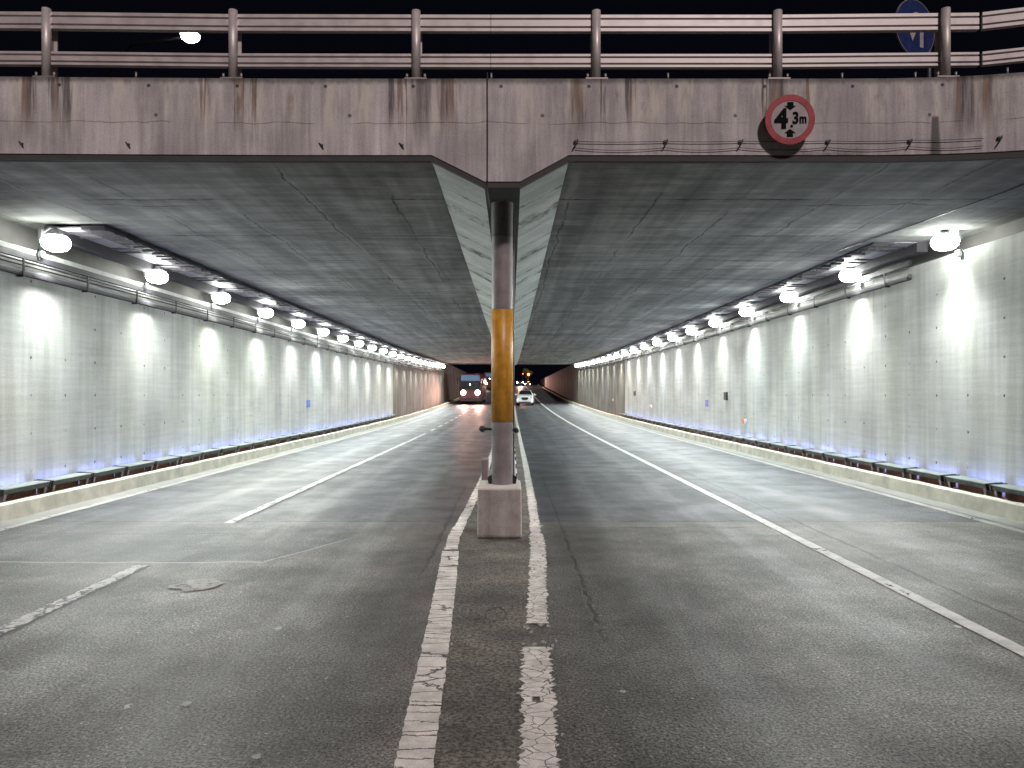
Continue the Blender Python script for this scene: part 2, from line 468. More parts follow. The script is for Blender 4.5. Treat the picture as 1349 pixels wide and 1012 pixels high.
POSTS = [-5.46, -3.28, -1.12, 1.01, 3.155, 5.11]
def m_fascia():
    g = G("fascia_concrete")
    x, y, z = g.xyz()
    v2 = g.vec(x, 0.0, z)
    big = g.noise(.9, v2, 5, .6)
    st = g.noise(1.0, g.scl((5.5, 1, .40), v2), 6, .65)
    st2 = g.noise(1.0, g.scl((17, 1, .8), v2, (3, 0, 1)), 4, .6)
    fine = g.noise(45, v2, 4, .6)
    v = g.mul(g.ramp(big, .3, .7, .78, 1.2), g.ramp(st, .3, .7, .78, 1.12), g.ramp(st2, .3, .7, .86, 1.1), g.ramp(fine, .3, .7, .9, 1.08))
    col = g.tint((.425, .395, .402), v)
    up = g.ramp(g.m('ADD', z, g.m('MULTIPLY', st, .7)), 5.05, 5.75)
    # pale leached runs from the top
    lime = g.mul(g.ramp(g.noise(1.0, g.scl((3.2, 1, .55), v2, (11, 0, 3)), 6, .7), .47, .62), g.ramp(g.m("ADD", z, g.m("MULTIPLY", big, .5)), 4.95, 5.35), .75)
    col = g.mx(lime, col, (.56, .52, .47))
    # rust and black runs below the posts
    near = None
    rf = random.Random(21)
    for px in POSTS:
        for off, w in [(rf.uniform(-.32, .42), rf.uniform(.03, .12)) for _ in range(4)]:
            d = g.ramp(g.m('ABSOLUTE', g.m('SUBTRACT', g.m('ADD', x, g.m('MULTIPLY', g.m('SUBTRACT', st2, .5), .34)), px + off)), .01, w, 1, 0)
            near = d if near is None else g.m('MAXIMUM', near, d)
    run = g.noise(1.0, g.scl((9, 1, .5), v2, (5, 0, 2)), 5, .65)
    rust = g.mul(near, g.ramp(run, .40, .54), g.ramp(z, 4.68, 5.25))
    black = g.mul(near, g.ramp(run, .56, .42), g.ramp(z, 4.62, 5.15), 1.0)
    big_smear = g.mul(g.ramp(g.m('ABSOLUTE', g.m('ADD', g.m('SUBTRACT', x, -1.06), g.m('MULTIPLY', g.m('SUBTRACT', st2, .5), .35))), .02, .17, 1, 0), g.ramp(g.m('ADD', z, g.m('MULTIPLY', st2, .5)), 4.75, 5.35), .85)
    black = g.m('MAXIMUM', black, big_smear)
    spots = g.mul(g.ramp(g.noise(1.0, g.scl((6, 1, 1.5), v2, (17, 0, 5)), 6, .7), .57, .70), up, .8)
    col = g.mx(g.m('MULTIPLY', g.m('MAXIMUM', rust, spots), .72), col, (.16, .085, .04))
    col = g.tint(col, g.m('SUBTRACT', 1.0, g.m('MULTIPLY', black, .72)))
    # dirty top edge, holes, hairline crack
    top = g.mul(g.ramp(g.m('ADD', z, g.m('MULTIPLY', st2, .10)), 5.42, 5.49), .6)
    hx = g.m('SUBTRACT', g.m('MODULO', g.m('ADD', x, 20.2), 1.03), .515)
    hz = g.m('SUBTRACT', z, 5.365)
    hole = g.mul(g.ramp(g.m('SQRT', g.m('ADD', g.m('POWER', hx, 2.0), g.m('POWER', hz, 2.0))), .014, .028, 1, 0), .8)
    hx2 = g.m('SUBTRACT', g.m('MODULO', g.m('ADD', x, 21.1), 2.26), 1.13)
    hz2 = g.m('SUBTRACT', z, 5.02)
    hole = g.m('MAXIMUM', hole, g.mul(g.ramp(g.m('SQRT', g.m('ADD', g.m('POWER', hx2, 2.0), g.m('POWER', hz2, 2.0))), .014, .028, 1, 0), .7))
    drip = g.mul(g.ramp(g.m('ABSOLUTE', g.m('ADD', hx2, g.m('MULTIPLY', st2, .03))), .012, .03, 1, 0), g.ramp(z, 4.98, 5.03, 1, 0), g.ramp(g.noise(.7, g.vec(x, 0.0, 3.0), 1), .54, .60), .6)
    crk = g.mul(g.line(g.m('ADD', z, g.m('MULTIPLY', g.noise(2.5, v2, 5), .10)), 4.985, .006), g.ramp(g.noise(1.2, v2, 3), .4, .5), .5)
    pits = g.mul(g.ramp(g.noise(20, v2, 2), .72, .78), .4)
    # one dark wet streak near the right end and soot above the lower edge
    wet = g.mul(g.ramp(g.m('ABSOLUTE', g.m('SUBTRACT', x, 4.955)), .03, g_w(g, z), 1, 0), g.ramp(z, 4.98, 5.02, 1, 0), .75)
    soot = g.mul(g.box(x, 3.3, 4.1, .15), g.ramp(g.m('ADD', z, g.m('MULTIPLY', fine, .2)), 4.62, 4.78, 1, 0), .5)
    k = g.m('MAXIMUM', g.m('MAXIMUM', top, hole), g.m('MAXIMUM', g.m('MAXIMUM', crk, drip), g.m('MAXIMUM', pits, g.m('MAXIMUM', wet, soot))))
    col = g.tint(col, g.m('SUBTRACT', 1.0, k))
    return g.bsdf(col, .78, 0, g.bump(g.m('ADD', fine, g.m('MULTIPLY', st2, .8)), .35, .008), .3)
def g_w(g, z):
    return g.ramp(z, 4.52, 5.02, .10, .045, False)

M = {}
M['asphalt'] = m_asphalt()
M['island'] = m_island()
M['paint_gore_l'] = m_paint("worn_paint_cracked", .40, (1.6, 7.0), .62, (.74, .70, .66))
M['paint_gore_r'] = m_paint("worn_paint_crumbled", .47, (9.0, 14.0), .62, (.74, .70, .66))
M['paint_line'] = m_paint("worn_paint_line", .45, (3.0, 2.5), .38, (.66, .66, .64))
M['paint_edge'] = m_paint("worn_paint_edge", .45, (3.0, 2.5), .38, (.36, .36, .34))
M['paint_chipped'] = m_paint("worn_paint_chipped", .575, (4.0, 2.5), .5, (.64, .64, .62))
M['paint_old'] = m_paint("worn_paint_old", .57, (5.0, 5.0), .30, (.37, .36, .335))
M['wall_l'] = m_wall("wall_concrete_left", 11.86)
M['wall_r'] = m_wall("wall_concrete_right", 11.54)
M['oldwall'] = m_oldwall()
M['ceiling'] = m_ceiling()
M['haunch'] = m_haunch()
M['fascia'] = m_fascia()
M['edge'] = simple("fascia_edge", (.04, .037, .038), .8, var=.4, scale=4, bumps=.2)
M['recess'] = simple('shaded_recess_concrete', (.12, .115, .11), .8, var=.35, scale=2)  # concrete darkened to put the recess's shade into its colour
M['kerb'] = simple("kerb_concrete", (.56, .54, .46), .75, var=.35, scale=2.6, bumps=.3)
M['gutter'] = simple("gutter_concrete", (.20, .20, .19), .7, var=.35, scale=1.6, bumps=.3)
M['soil'] = simple("red_soil", (.12, .045, .028), .95, var=.6, scale=9, bumps=.8)
M['block'] = simple("block_concrete", (.30, .255, .245), .85, var=.22, scale=4.5, bumps=.35)
M['column'] = simple("grey_column_paint", (.185, .165, .168), .5, var=.35, scale=6, bumps=.12)
g = G("orange_band")
tc = g.n('TexCoord').outputs['Object']
ox, oy, oz = g.xyz(tc)
n1 = g.noise(9, tc, 6, .7); n2 = g.noise(1.0, g.scl((14, 14, 1.6), tc), 5, .65)
c = g.tint((.50, .235, .022), g.mul(g.ramp(n1, .3, .7, .80, 1.15), g.ramp(n2, .3, .7, .82, 1.10)))
ed = g.m('MINIMUM', g.m('SUBTRACT', oz, .802), g.m('SUBTRACT', 2.23, oz))
chipm = g.m('MAXIMUM', g.ramp(g.m('ADD', ed, g.m('MULTIPLY', g.m('SUBTRACT', n1, .5), .10)), .0, .012, 1, 0), g.ramp(g.noise(16, tc, 6, .75), .665, .70))
c = g.mx(g.m('MULTIPLY', chipm, .8), c, (.17, .15, .14))
M['orange'] = g.bsdf(c, g.ramp(n2, .3, .7, .38, .55), 0, g.bump(g.m('ADD', n1, g.m('MULTIPLY', chipm, -.6)), .12, .004))
M['rail'] = simple("galvanised_rail", (.50, .455, .455), .45, .30, var=.1, scale=7, bumps=.04)
M['groove'] = simple("rail_groove", (.05, .045, .045), .7)
M['bolt'] = simple("bolt_steel", (.30, .27, .27), .5, .6)
M['darkmetal'] = simple("dark_metal", (.035, .035, .04), .5, .3, var=.3)
M['tray'] = simple("galvanised_tray", (.17, .17, .18), .45, .5, var=.2, scale=3)
M['tray_and_shadow'] = simple("dark_cables_and_shadow_band", (.055, .05, .06), .6, .1, var=.4, scale=6)  # also colours the band standing in for the ladder's shadow
M['ladder'] = simple("pale_tray_bed", (.30, .29, .31), .5, .3, var=.2, scale=5)
M['black'] = simple("black_plastic", (.012, .012, .013), .4)
M['housing'] = simple("lamp_housing", (.35, .36, .37), .4, .6)
M['boxtop'] = simple("lamplit_cover", (.25, .285, .275), .4, .0, var=.1)  # kept pale to put lamp light from above into the colour
M['boxbody'] = simple("dark_green_housing", (.028, .042, .040), .5, .2, var=.3)
M['white_paint'] = simple("white_car_paint", (.78, .79, .80), .25, coat=.6, var=.03)
M['glass'] = simple("dark_glass", (.012, .013, .016), .06, spec=.6, var=.05)
M['tyre'] = simple("tyre_rubber", (.018, .018, .018), .85)
M['chrome'] = simple("chrome", (.6, .6, .62), .2, .9)
M['lens_off'] = simple("headlight_lens", (.55, .57, .6), .12)
M['bus_red'] = simple("bus_paint", (.085, .020, .024), .3, coat=.4, var=.1)
M['maroon'] = simple("dark_bumper", (.045, .012, .014), .5)
M['blue_reflection'] = emitter("blue_screen_reflection", (.14, .27, .50), .28, (.05, .08, .14))  # weak glow stands in for blue reflected in the bus's upper windscreen
M['signred'] = simple("sign_red", (.30, .026, .042), .5, var=.35, scale=9)
M['signwhite'] = simple("sign_white", (.58, .54, .54), .5, var=.10)
M['signdirty'] = simple('sign_dirty_white', (.31, .275, .275), .55, var=.22, scale=10)
M['pole_unlit'] = simple('unlit_pole', (.004, .004, .004), 1.0, spec=0.0)  # near-black and dull: night darkness on lamp pole and head put into colour
M['signblack'] = simple("sign_black", (.006, .006, .007), .95, spec=.1)
M['signblue'] = simple("sign_blue", (.010, .022, .10), .45, var=.1)
M['signgrey'] = simple("sign_back", (.25, .25, .26), .5, .5)
M['headlight'] = emitter("headlight_lit", (1.0, .74, .60), 34)
M['headlight_far'] = emitter("far_headlight_lit", (1.0, .72, .60), 90)
M['flood'] = emitter("floodlight_lens", (.96, 1.0, .93), DOME_E)
M['blue'] = emitter("blue_strip_lit", (.26, .32, 1.0), BLUE_E)
M['street'] = emitter("street_lamp_lit", (.97, .98, 1.0), 45)
M['orangelamp'] = emitter("orange_lamp_lit", (1.0, .22, .01), 9)
M['redlamp'] = emitter("red_signal_lit", (1.0, .05, .06), 12)
M['offlamp'] = simple("unlit_signal", (.03, .03, .03), .3)
M['deck'] = simple("street_asphalt", (.055, .055, .058), .8, var=.25, scale=1.0)
M['ground'] = simple("verge_ground", (.05, .045, .04), .9, var=.35, scale=.6)
M['barrier'] = simple("barrier_white", (.50, .49, .48), .6, var=.2, scale=3)
M['greybox'] = simple("grey_box", (.17, .14, .145), .6)
M['signpanelblue'] = simple("blue_plate", (.06, .14, .55), .4)
M['reforange'] = simple("orange_reflector", (.75, .25, .04), .35)
M['refwhite'] = simple("white_reflector", (.75, .75, .75), .35)
M['bark'] = simple("bark", (.08, .06, .045), .9)
M['leaf'] = simple("leaf", (.07, .085, .03), .6, var=.5, scale=3)

# ------------------------------------------------------------------ the setting: road, kerbs, markings
YS = frange(-30, 24, 3) + frange(27, 110, 2.5) + frange(114, 200, 4)
bm = B()
xs = [-7.0, -4, -.2, 3.5, 7.05]
rows = [[bm.verts.new((x, y, dz(y))) for x in xs] for y in YS]
for a, b in zip(rows, rows[1:]):
    for k in range(len(xs) - 1): bm.faces.new([a[k], a[k + 1], b[k + 1], b[k]])
struct(obj("road", bm, M['asphalt']))
zc = dz(200)
bm = B()   # the street the ramp climbs to
bm.faces.new([bm.verts.new(p) for p in ((-900, 200, zc), (900, 200, zc), (900, 1500, zc), (-900, 1500, zc))])
struct(obj("street", bm, M['deck']))
for s in (-1, 1):
    bm = B()   # the ground beside the cut at street level, falling away to the plateau behind
    rows = [[bm.verts.new((s * x, y, z)) for x, z in ((7.9, zt), (900, zt))] for y, zt in ((-200, 5.25), (86, 5.25), (200, zc - .004), (1500, zc - .2))]
    for a, b in zip(rows, rows[1:]): bm.faces.new([a[0], a[1], b[1], b[0]])
    struct(obj("ground", bm, M['ground']))

def strip(bm, pts, w, zoff, jag=0.0, step=0.25, rnd=None):
    """a painted band along (x, y) points; w may be a function of y"""
    rnd = rnd or random
    ys = frange(pts[0][1], pts[-1][1], step)
    prev = None
    for y in ys:
        for (x0, y0), (x1, y1) in zip(pts, pts[1:]):
            if y0 <= y <= y1 + 1e-6: break
        t = (y - y0) / max(y1 - y0, 1e-6)
        x = x0 + (x1 - x0) * t
        ww = w(y) if callable(w) else w
        l = x - ww / 2 + rnd.uniform(-jag, jag); r = x + ww / 2 + rnd.uniform(-jag, jag)
        v = (bm.verts.new((l, y, dz(y) + zoff)), bm.verts.new((r, y, dz(y) + zoff)))
        if prev: bm.faces.new([prev[0], prev[1], v[1], v[0]])
        prev = v

# island (gore) between the two cracked lines
bm = B()
isl = ((-.32, .06, -2), (-.36, .06, 2), (-.40, .08, 3.5), (-.50, .16, 6), (-.62, .23, 8.5), (-.62, .28, 10.5), (-.56, .30, 14), (-.50, .30, 30), (-.50, .30, 86), (-.5, .3, 150))
prev = None
for a, b in zip(isl, isl[1:]):
    for y in frange(a[2], b[2], 1.0):
        t = (y - a[2]) / (b[2] - a[2])
        v = (bm.verts.new((a[0] + (b[0] - a[0]) * t, y, dz(y) + .004)), bm.verts.new((a[1] + (b[1] - a[1]) * t, y, dz(y) + .004)))
        if prev and y > prev[2]: bm.faces.new([prev[0], prev[1], v[1], v[0]])
        prev = (*v, y)
struct(obj("traffic_island", bm, M['island']))

rr = random.Random(3)
bm = B()
strip(bm, [(-.41, 0), (-.455, 3.56), (-.56, 6.2), (-.67, 8.45)], .185, .010, .006, .05, rr)
strip(bm, [(-.672, 8.54), (-.70, 9.3), (-.665, 10.5), (-.62, 13), (-.58, 16), (-.54, 26), (-.54, 86), (-.54, 150)], lambda y: .15 if y < 10 else .13, .010, .012, .12, rr)
struct(obj("lane_marking", bm, M['paint_gore_l']))
bm = B()
strip(bm, [(.075, 0), (.14, 3.56), (.175, 5.24)], .185, .010, .022, .025, rr)
strip(bm, [(.20, 5.78), (.305, 8.5), (.345, 12.5), (.36, 17), (.36, 86), (.36, 150)], lambda y: .165 if y < 9.5 else .13, .010, .017, .035, rr)
struct(obj("lane_marking", bm, M['paint_gore_r']))
bm = B()
strip(bm, [(3.47, -5), (3.48, 10), (3.5, 40), (3.5, 190)], .135, .008, .004, .1, rr)
struct(obj("lane_marking", bm, M['paint_line'])); bm = B()
strip(bm, [(6.52, -5), (6.52, 190)], .13, .008, .004, .5, rr)
strip(bm, [(-6.58, -5), (-6.58, 190)], .13, .008, .008, .25, rr)
struct(obj("lane_marking", bm, M['paint_edge']))
bm = B()
strip(bm, [(-3.77, 0), (-3.77, 7.75)], .135, .008, .018, .05, rr)
strip(bm, [(-3.84, 10.3), (-3.82, 34)], .13, .008, .016, .06, rr)
for y in frange(36, 100, 4.0): strip(bm, [(-3.82, y), (-3.82, y + 2.2)], .13, .008, .008, .2, rr)
struct(obj("lane_marking", bm, M['paint_chipped']))
bm = B()   # dark tar strip beside the left lane line
strip(bm, [(-3.695, 0), (-3.685, 7.75)], .05, .006, .012, .1, rr)
strip(bm, [(-3.745, 10.3), (-3.735, 20)], .05, .006, .012, .1, rr)
struct(obj("tar_seam", bm, simple("tar", (.02, .02, .02), .6)))
bm = B()   # flakes of old paint
def blot(cx, cy, rx, ry, n=14):
    ph = rr.uniform(0, 6)
    vs = [bm.verts.new((cx + rx * rr.uniform(.6, 1.1) * math.cos(k * 2 * math.pi / n), cy + ry * rr.uniform(.6, 1.1) * math.sin(k * 2 * math.pi / n), .009)) for k in range(n)]
    bm.faces.new(vs)
for px, py, wpx, hpx in ((262, 772, 38, 9), (170, 932, 6, 4), (245, 929, 8, 4), (367, 829, 6, 3), (338, 999, 8, 4), (430, 895, 3, 2), (1262, 827, 6, 2), (820, 913, 5, 2),
                         (733, 846, 2, 2), (110, 905, 3, 2), (1168, 946, 3, 2), (310, 975, 2, 1), (690, 850, 3, 2), (1150, 765, 3, 1), (705, 694, 10, 3), (595, 850, 2, 2), (694, 828, 5, 3), (712, 823, 4, 4), (722, 826, 3, 2), (700, 834, 3, 2), (716, 848, 4, 3), (704, 851, 5, 3), (728, 852, 2, 3), (690, 858, 3, 2), (741, 970, 3, 3), (683, 915, 4, 2), (598, 716, 5, 2), (588, 722, 4, 2)):
    Y = 1750 / (py - 520); blot((px - 673) / 1000 * Y, Y, wpx * Y / 1000, hpx / (py - 520) * Y)
struct(obj("paint_flakes", bm, M['paint_old']))

YK = frange(-30, 27, 3) + frange(29, 110, 3) + frange(115, 195, 5)
for s in (-1, 1):
    bm = B(); along(bm, YK, [(s * 6.66, .006), (s * 6.96, .012)], dz, False)
    struct(obj("gutter", bm, M['gutter']))
    bm = B(); along(bm, YK, [(s * 6.95, -.05), (s * 6.97, .225), (s * 6.985, .24), (s * 7.09, .245), (s * 7.10, .235), (s * 7.10, -.05)], dz)
    struct(obj("kerb", bm, M['kerb']))
    bm = B(); along(bm, YK, [(s * 7.10, .19), (s * 7.3, .205), (s * 7.5, .20)], dz, False)
    struct(obj("soil", bm, M['soil']))

# ------------------------------------------------------------------ tunnel walls and ramp walls
YT = frange(8.0, 27, 2) + frange(28, 86, 2)
for s, wm, top, side in ((-1, 'wall_l', 4.02, 'left'), (1, 'wall_r', 4.14, 'right')):
    t = thing("tunnel_wall", f"pale concrete tunnel wall with floodlit scallops on the {side} of the road", "wall")
    end = 48.4 if s < 0 else 49.8
    bm = B(); along(bm, frange(-10, 27, 2) + frange(28, end, 1.5), [(s * 7.5, -.1), (s * 7.5, top), (s * 7.92, top), (s * 7.92, -.1)], dz)
    o = obj("lit_panel", bm, M[wm], t)
    bm = B(); along(bm, frange(end, 86, 2), [(s * 7.53, -.1), (s * 7.53, top), (s * 7.92, top), (s * 7.92, -.1)], dz)
    o = obj("old_panel", bm, M['oldwall'], t); o["label"] = "darker brown unpainted wall section near the far end"
    bm = B(); along(bm, frange(8.3, 27, 2) + frange(28, 86, 2), [(s * 7.92, top - .3), (s * 7.92, 4.60), (s * 8.2, 4.60), (s * 8.2, top - .3)], dz)
    obj("recessed_top", bm, M['recess'], t)
    t2 = tag(None or obj("ramp_wall", (lambda b: (along(b, frange(86.1, 194, 4), [(s * 7.5, -.3), (s * 7.5, 99), (s * 7.8, 99), (s * 7.8, -.3)], dz), b)[1])(B()), M['oldwall']),
             f"stained concrete ramp wall beyond the tunnel exit on the {side}", "wall")
    for v in t2.data.vertices:
        if v.co.z > 50: v.co.z = 5.45
    # approach walls' raised part in front of the bridge, up to the street
    o = obj("approach_wall", (lambda b: (bx(b, min(s * 7.52, s * 7.9), max(s * 7.52, s * 7.9), -10, 7.2 if s > 0 else 8.2, top, 5.5), b)[1])(B()), M['fascia'])
    tag(o, f"upper retaining wall in front of the bridge on the {side}", "wall")

# ------------------------------------------------------------------ overpass: ceiling, median beam, fascia, deck
PATH = [(-14, 8.80), (-10, 8.80), (-7, 8.82), (-4.5, 8.87), (-2.5, 8.90), (-.93, 8.90), (-.31, 8.90), (.11, 8.90), (.68, 8.90), (2, 8.90), (3.6, 8.90), (4.4, 8.895), (5.0, 8.86), (5.5, 8.80), (6.0, 8.70), (6.6, 8.52), (7.5, 8.2), (9, 7.55), (12, 6.2)]
def pathy(x):
    for a, b in zip(PATH, PATH[1:]):
        if a[0] <= x <= b[0]: return a[1] + (b[1] - a[1]) * (x - a[0]) / (b[0] - a[0])
    return 8.9
def ledge(x):
    if x <= -.93 or x >= .68: return 4.49
    if x < -.31: return 4.49 - .31 * (x + .93) / .62
    if x > .11: return 4.18 + .31 * (x - .11) / .57
    return 4.18
over = thing("overpass", "wide concrete road bridge with rust stained edge beam roofing the tunnel", "bridge")
bm = B(); sweep(bm, PATH, lambda p: [(0, ledge(p[0]) + .07), (0, 5.455), (.36, 5.47), (.36, ledge(p[0]) + .07)])
fascia = obj("edge_beam", bm, M['fascia'], over)
bm = B(); sweep(bm, PATH, lambda p: [(.012, ledge(p[0])), (.012, ledge(p[0]) + .068), (.08, ledge(p[0]) + .068), (.08, ledge(p[0]))])
obj("drip_edge", bm, M['edge'], over)
for sgn, xr in ((-1, [-8.2, -7.9, -7, -5, -3, -.93]), (1, [.68, 2, 3.6, 4.4, 5, 5.5, 6, 6.6, 7.5, 7.95, 8.2])):
    bm = B()
    ysub = frange(10, 86, 2)
    rows = [[bm.verts.new((x, (pathy(x) + .075) if i == 0 else y, 4.487 + dz(y))) for x in xr] for i, y in enumerate([9] + ysub)]
    for a, b in zip(rows, rows[1:]):
        for k in range(len(xr) - 1): bm.faces.new([a[k], a[k + 1], b[k + 1], b[k]])
    obj("ceiling", bm, M['ceiling'], over)
bm = B(); along(bm, [8.975] + frange(10, 86, 2), [(-.93, 4.493), (-.31, 4.183), (-.31, 4.6), (-.93, 4.6)], dz); obj("haunch_panel", bm, M['haunch'], over)
bm = B(); along(bm, [8.975] + frange(10, 86, 2), [(.11, 4.183), (.68, 4.493), (.68, 4.6), (.11, 4.6)], dz); obj("haunch_panel", bm, M['haunch'], over)
bm = B(); along(bm, [8.975] + frange(10, 86, 2), [(-.309, 4.186), (.109, 4.186), (.109, 4.6), (-.309, 4.6)], dz); obj("beam_underside", bm, M['edge'], over)  # near-black underside puts the beam's shade into the colour
bm = B(); along(bm, [9.2] + frange(11, 86, 2.5), [(-8.4, 4.7), (8.4, 4.7), (8.4, 5.30), (-8.4, 5.30)], dz); obj("deck", bm, M['deck'], over)
bm = B(); along(bm, [85.7, 86.3], [(-8.4, 4.44), (8.4, 4.44), (8.4, 6.1), (-8.4, 6.1)], dz); obj("far_edge_beam", bm, M['edge'], over)
# the dark joint at the middle, a cable running in it and hanging behind the beam
bm = B(); bx(bm, -.283, -.268, 8.889, 8.905, 4.255, 5.45); obj("expansion_joint", bm, M['black'], over)
bm = B(); tube(bm, [(-.275, 8.883, 5.52), (-.275, 8.884, 5.2), (-.273, 8.884, 4.8), (-.275, 8.884, 4.3), (-.277, 8.87, 4.16), (-.27, 9.1, 4.10), (-.25, 9.3, 4.06)], .007, 6); obj("joint_cable", bm, M['darkmetal'], over)

# cables strung along the edge beam on hooks
for z0, lab in ((4.71, "upper thin black cable strung across the right of the edge beam"), (4.635, "lower sagging black cable strung across the right of the edge beam")):
    hooks = [.75, 1.80, 2.68, 3.70, 4.65, 5.63]
    pts = []
    for a, b in zip(hooks, hooks[1:]):
        for k in range(6):
            t_ = k / 6; x = a + (b - a) * t_
            pts.append((x, pathy(x) - .022, z0 + .012 * (x - .75) / 5 - (.03 if z0 < 4.7 else .008) * 4 * t_ * (1 - t_)))
    bm = B(); tube(bm, pts, .004, 5); tag(obj("strung_cable", bm, M['black']), lab, "cable")
rh = random.Random(5)
for i, x in enumerate([.75, 1.80, 2.68, 3.70, 4.65, 5.63]):
    bm = B(); y = pathy(x)
    tube(bm, [(x - .028, y - .012, 4.615), (x + .01, y - .03, 4.68), (x + .034, y - .02, 4.735)], .008, 6); bx(bm, x - .012, x + .036, y - .028, y - .001, 4.702, 4.726)
    tag(obj("cable_hook", bm, M['darkmetal']), f"small black hook holding cables on the edge beam, {ordinal(i)} from the middle column", "hook", "cable hooks on the edge beam")
for i, x in enumerate([-5.70, -4.47, -2.22, -1.28]):
    bm = B(); y = pathy(x)
    tube(bm, [(x - .03, y - .004, 4.70), (x, y - .02, 4.675), (x + .022, y - .006, 4.63)], .007, 6); bx(bm, x - .008, x + .02, y - .014, y - .001, 4.66, 4.682)
    tag(obj("wall_bracket", bm, M['darkmetal']), f"bent dark bracket low on the left half of edge beam, {ordinal(i)} from the left", "bracket", "bent brackets on the edge beam")

# ------------------------------------------------------------------ guard rail on the edge beam
gr = thing("guard_rail", "galvanised two-rail guard rail along the top of the bridge edge", "railing", (0, 9.0, 5.46))
def PL(p): return (p[0], p[1], p[2])
def gobj(name, bm, mat, par=gr, **k):
    o = obj(name, bm, mat, par, **k)
    o.matrix_parent_inverse = Matrix.Translation(-Vector((0, 9.0, 5.46))) if par is gr else Matrix()
    return o
def railprof(z0, z1, n0=.10, d=.07):
    h = z1 - z0
    a, b = z0 + h * .25, z0 + h * .75
    q = .012
    return [(n0, z0), (n0, a - q), (n0 + .03, a - q), (n0 + .03, a + q), (n0, a + q), (n0, b - q), (n0 + .03, b - q), (n0 + .03, b + q), (n0, b + q), (n0, z1), (n0 + d, z1), (n0 + d, z0)]
RP = [(-13, 8.80), (-7, 8.82), (-4, 8.88), (-2.5, 8.90)]
segs = [[(-13, 8.79), (-9, 8.80), (-7, 8.81), (-5.46, 8.83), (-3.3, 8.885), (-.24, 8.90)], [(-.235, 8.90), (3.1, 8.90), (5.11, 8.86), (5.52, 8.85)], [(5.53, 8.845), (6.4, 8.60), (7.6, 8.24), (10, 7.3)]]
for (z0, z1) in ((6.06, 6.255), (5.635, 5.79)):
    for sg in segs:
        bm = B(); sweep(bm, sg, railprof(z0, z1)); gobj("rail", bm, M['rail'])
allposts = [-11.9, -9.8, -7.63] + POSTS + [7.3]
for px in allposts:
    y = pathy(px) + .02 - (.06 if px > 7 else 0)
    bm = B()
    tube(bm, [(px, y + .055, 5.475), (px, y + .055, 6.285)], .052, 14)
    bx(bm, px - .055, px + .055, y + .175, y + .19, 5.475, 6.24)
    bx(bm, px - .008, px + .008, y + .09, y + .178, 5.475, 6.24)
    po = gobj("post", bm, M['rail'])
    bm = B(); bx(bm, px - .13, px + .13, y - .005, y + .25, 5.462, 5.476)
    p2 = obj("base_plate", bm, M['bolt'], po)
    for dx in (-.105, .105):
        bm = B(); tube(bm, [(px + dx, y + .03, 5.474), (px + dx, y + .03, 5.53)], .016, 6); obj("anchor_bolt", bm, M['bolt'], po)
for px in (-4.4, -.23, 1.85, 3.9, 4.75, 5.75):
    bm = B(); tube(bm, [(px, pathy(px) + .04, 5.45), (px, pathy(px) + .04, 5.535)], .013, 6)
    gobj("stud", bm, M['bolt'])

# ------------------------------------------------------------------ 4.3 m sign on the edge beam
sx, sz, sy = 3.222, 4.925, 8.76
sg = thing("height_limit_sign", "round red and white height limit sign reading 4.3m on the edge beam", "road sign", (sx, sy, sz))
sg.rotation_euler = (R(3), 0, R(-2))
def disc(r, y0, y1, n=48, ri=0.0):
    b = B()
    if ri:
        o0 = [[b.verts.new((rad * math.cos(k * 2 * math.pi / n), y, rad * math.sin(k * 2 * math.pi / n))) for k in range(n)] for rad, y in ((ri, y0), (r, y0), (r, y1), (ri, y1))]
        for a, c in zip(o0, o0[1:] + o0[:1]):
            for k in range(n): b.faces.new([a[k], a[(k + 1) % n], c[(k + 1) % n], c[k]])
    else:
        poly_prism(b, [(r * math.cos(k * 2 * math.pi / n), r * math.sin(k * 2 * math.pi / n)) for k in range(n)], y0, y1)
    return b
obj("plate", disc(.282, 0, .012), M['signdirty'], sg)
obj("red_ring", disc(.284, -.005, .014, 48, .215), M['signred'], sg)
for sgn in (1, -1):
    bm = B(); poly_prism(bm, [(x_, sgn * z_) for x_, z_ in ((-.035, .198), (.035, .198), (.035, .155), (.066, .155), (0, .106), (-.066, .155), (-.035, .155))], -.004, -.0005)
    obj("arrow", bm, M['signblack'], sg)
def text_mesh(name, s_, size, bold, loc, par, mat, sxx=1.0, rot=(R(90), 0, 0)):
    c = bpy.data.curves.new(name + "_font", 'FONT'); c.body = s_; c.size = size; c.offset = bold; c.extrude = .0015
    c.align_x = 'CENTER'; c.align_y = 'CENTER'
    tmp = bpy.data.objects.new("tmp", c); COL.objects.link(tmp)
    bpy.context.view_layer.update()
    me = bpy.data.meshes.new_from_object(tmp.evaluated_get(bpy.context.evaluated_depsgraph_get()))
    bpy.data.objects.remove(tmp)
    o = bpy.data.objects.new(name, me); COL.objects.link(o); me.materials.clear(); me.materials.append(mat)
    o.parent = par; o.location = loc; o.rotation_euler = rot; o.scale = (sxx, 1, 1)
    return o
text_mesh("digit", "4", .30, .014, (-.100, -.004, -.002), sg, M['signblack'], .95)
bm = B(); bx(bm, .006, .032, -.006, -.001, -.088, -.062); obj("decimal_point", bm, M['signblack'], sg)
text_mesh("digit", "3", .185, .006, (.062, -.004, .010), sg, M['signblack'], .85)
text_mesh("unit_letter", "m", .150, .006, (.146, -.004, .004), sg, M['signblack'], .72)
for z_ in (-.13, .12):
    bm = B(); bx(bm, -.03, .03, .012, .135, z_ - .02, z_ + .02); obj("mounting_bracket", bm, M['darkmetal'], sg)

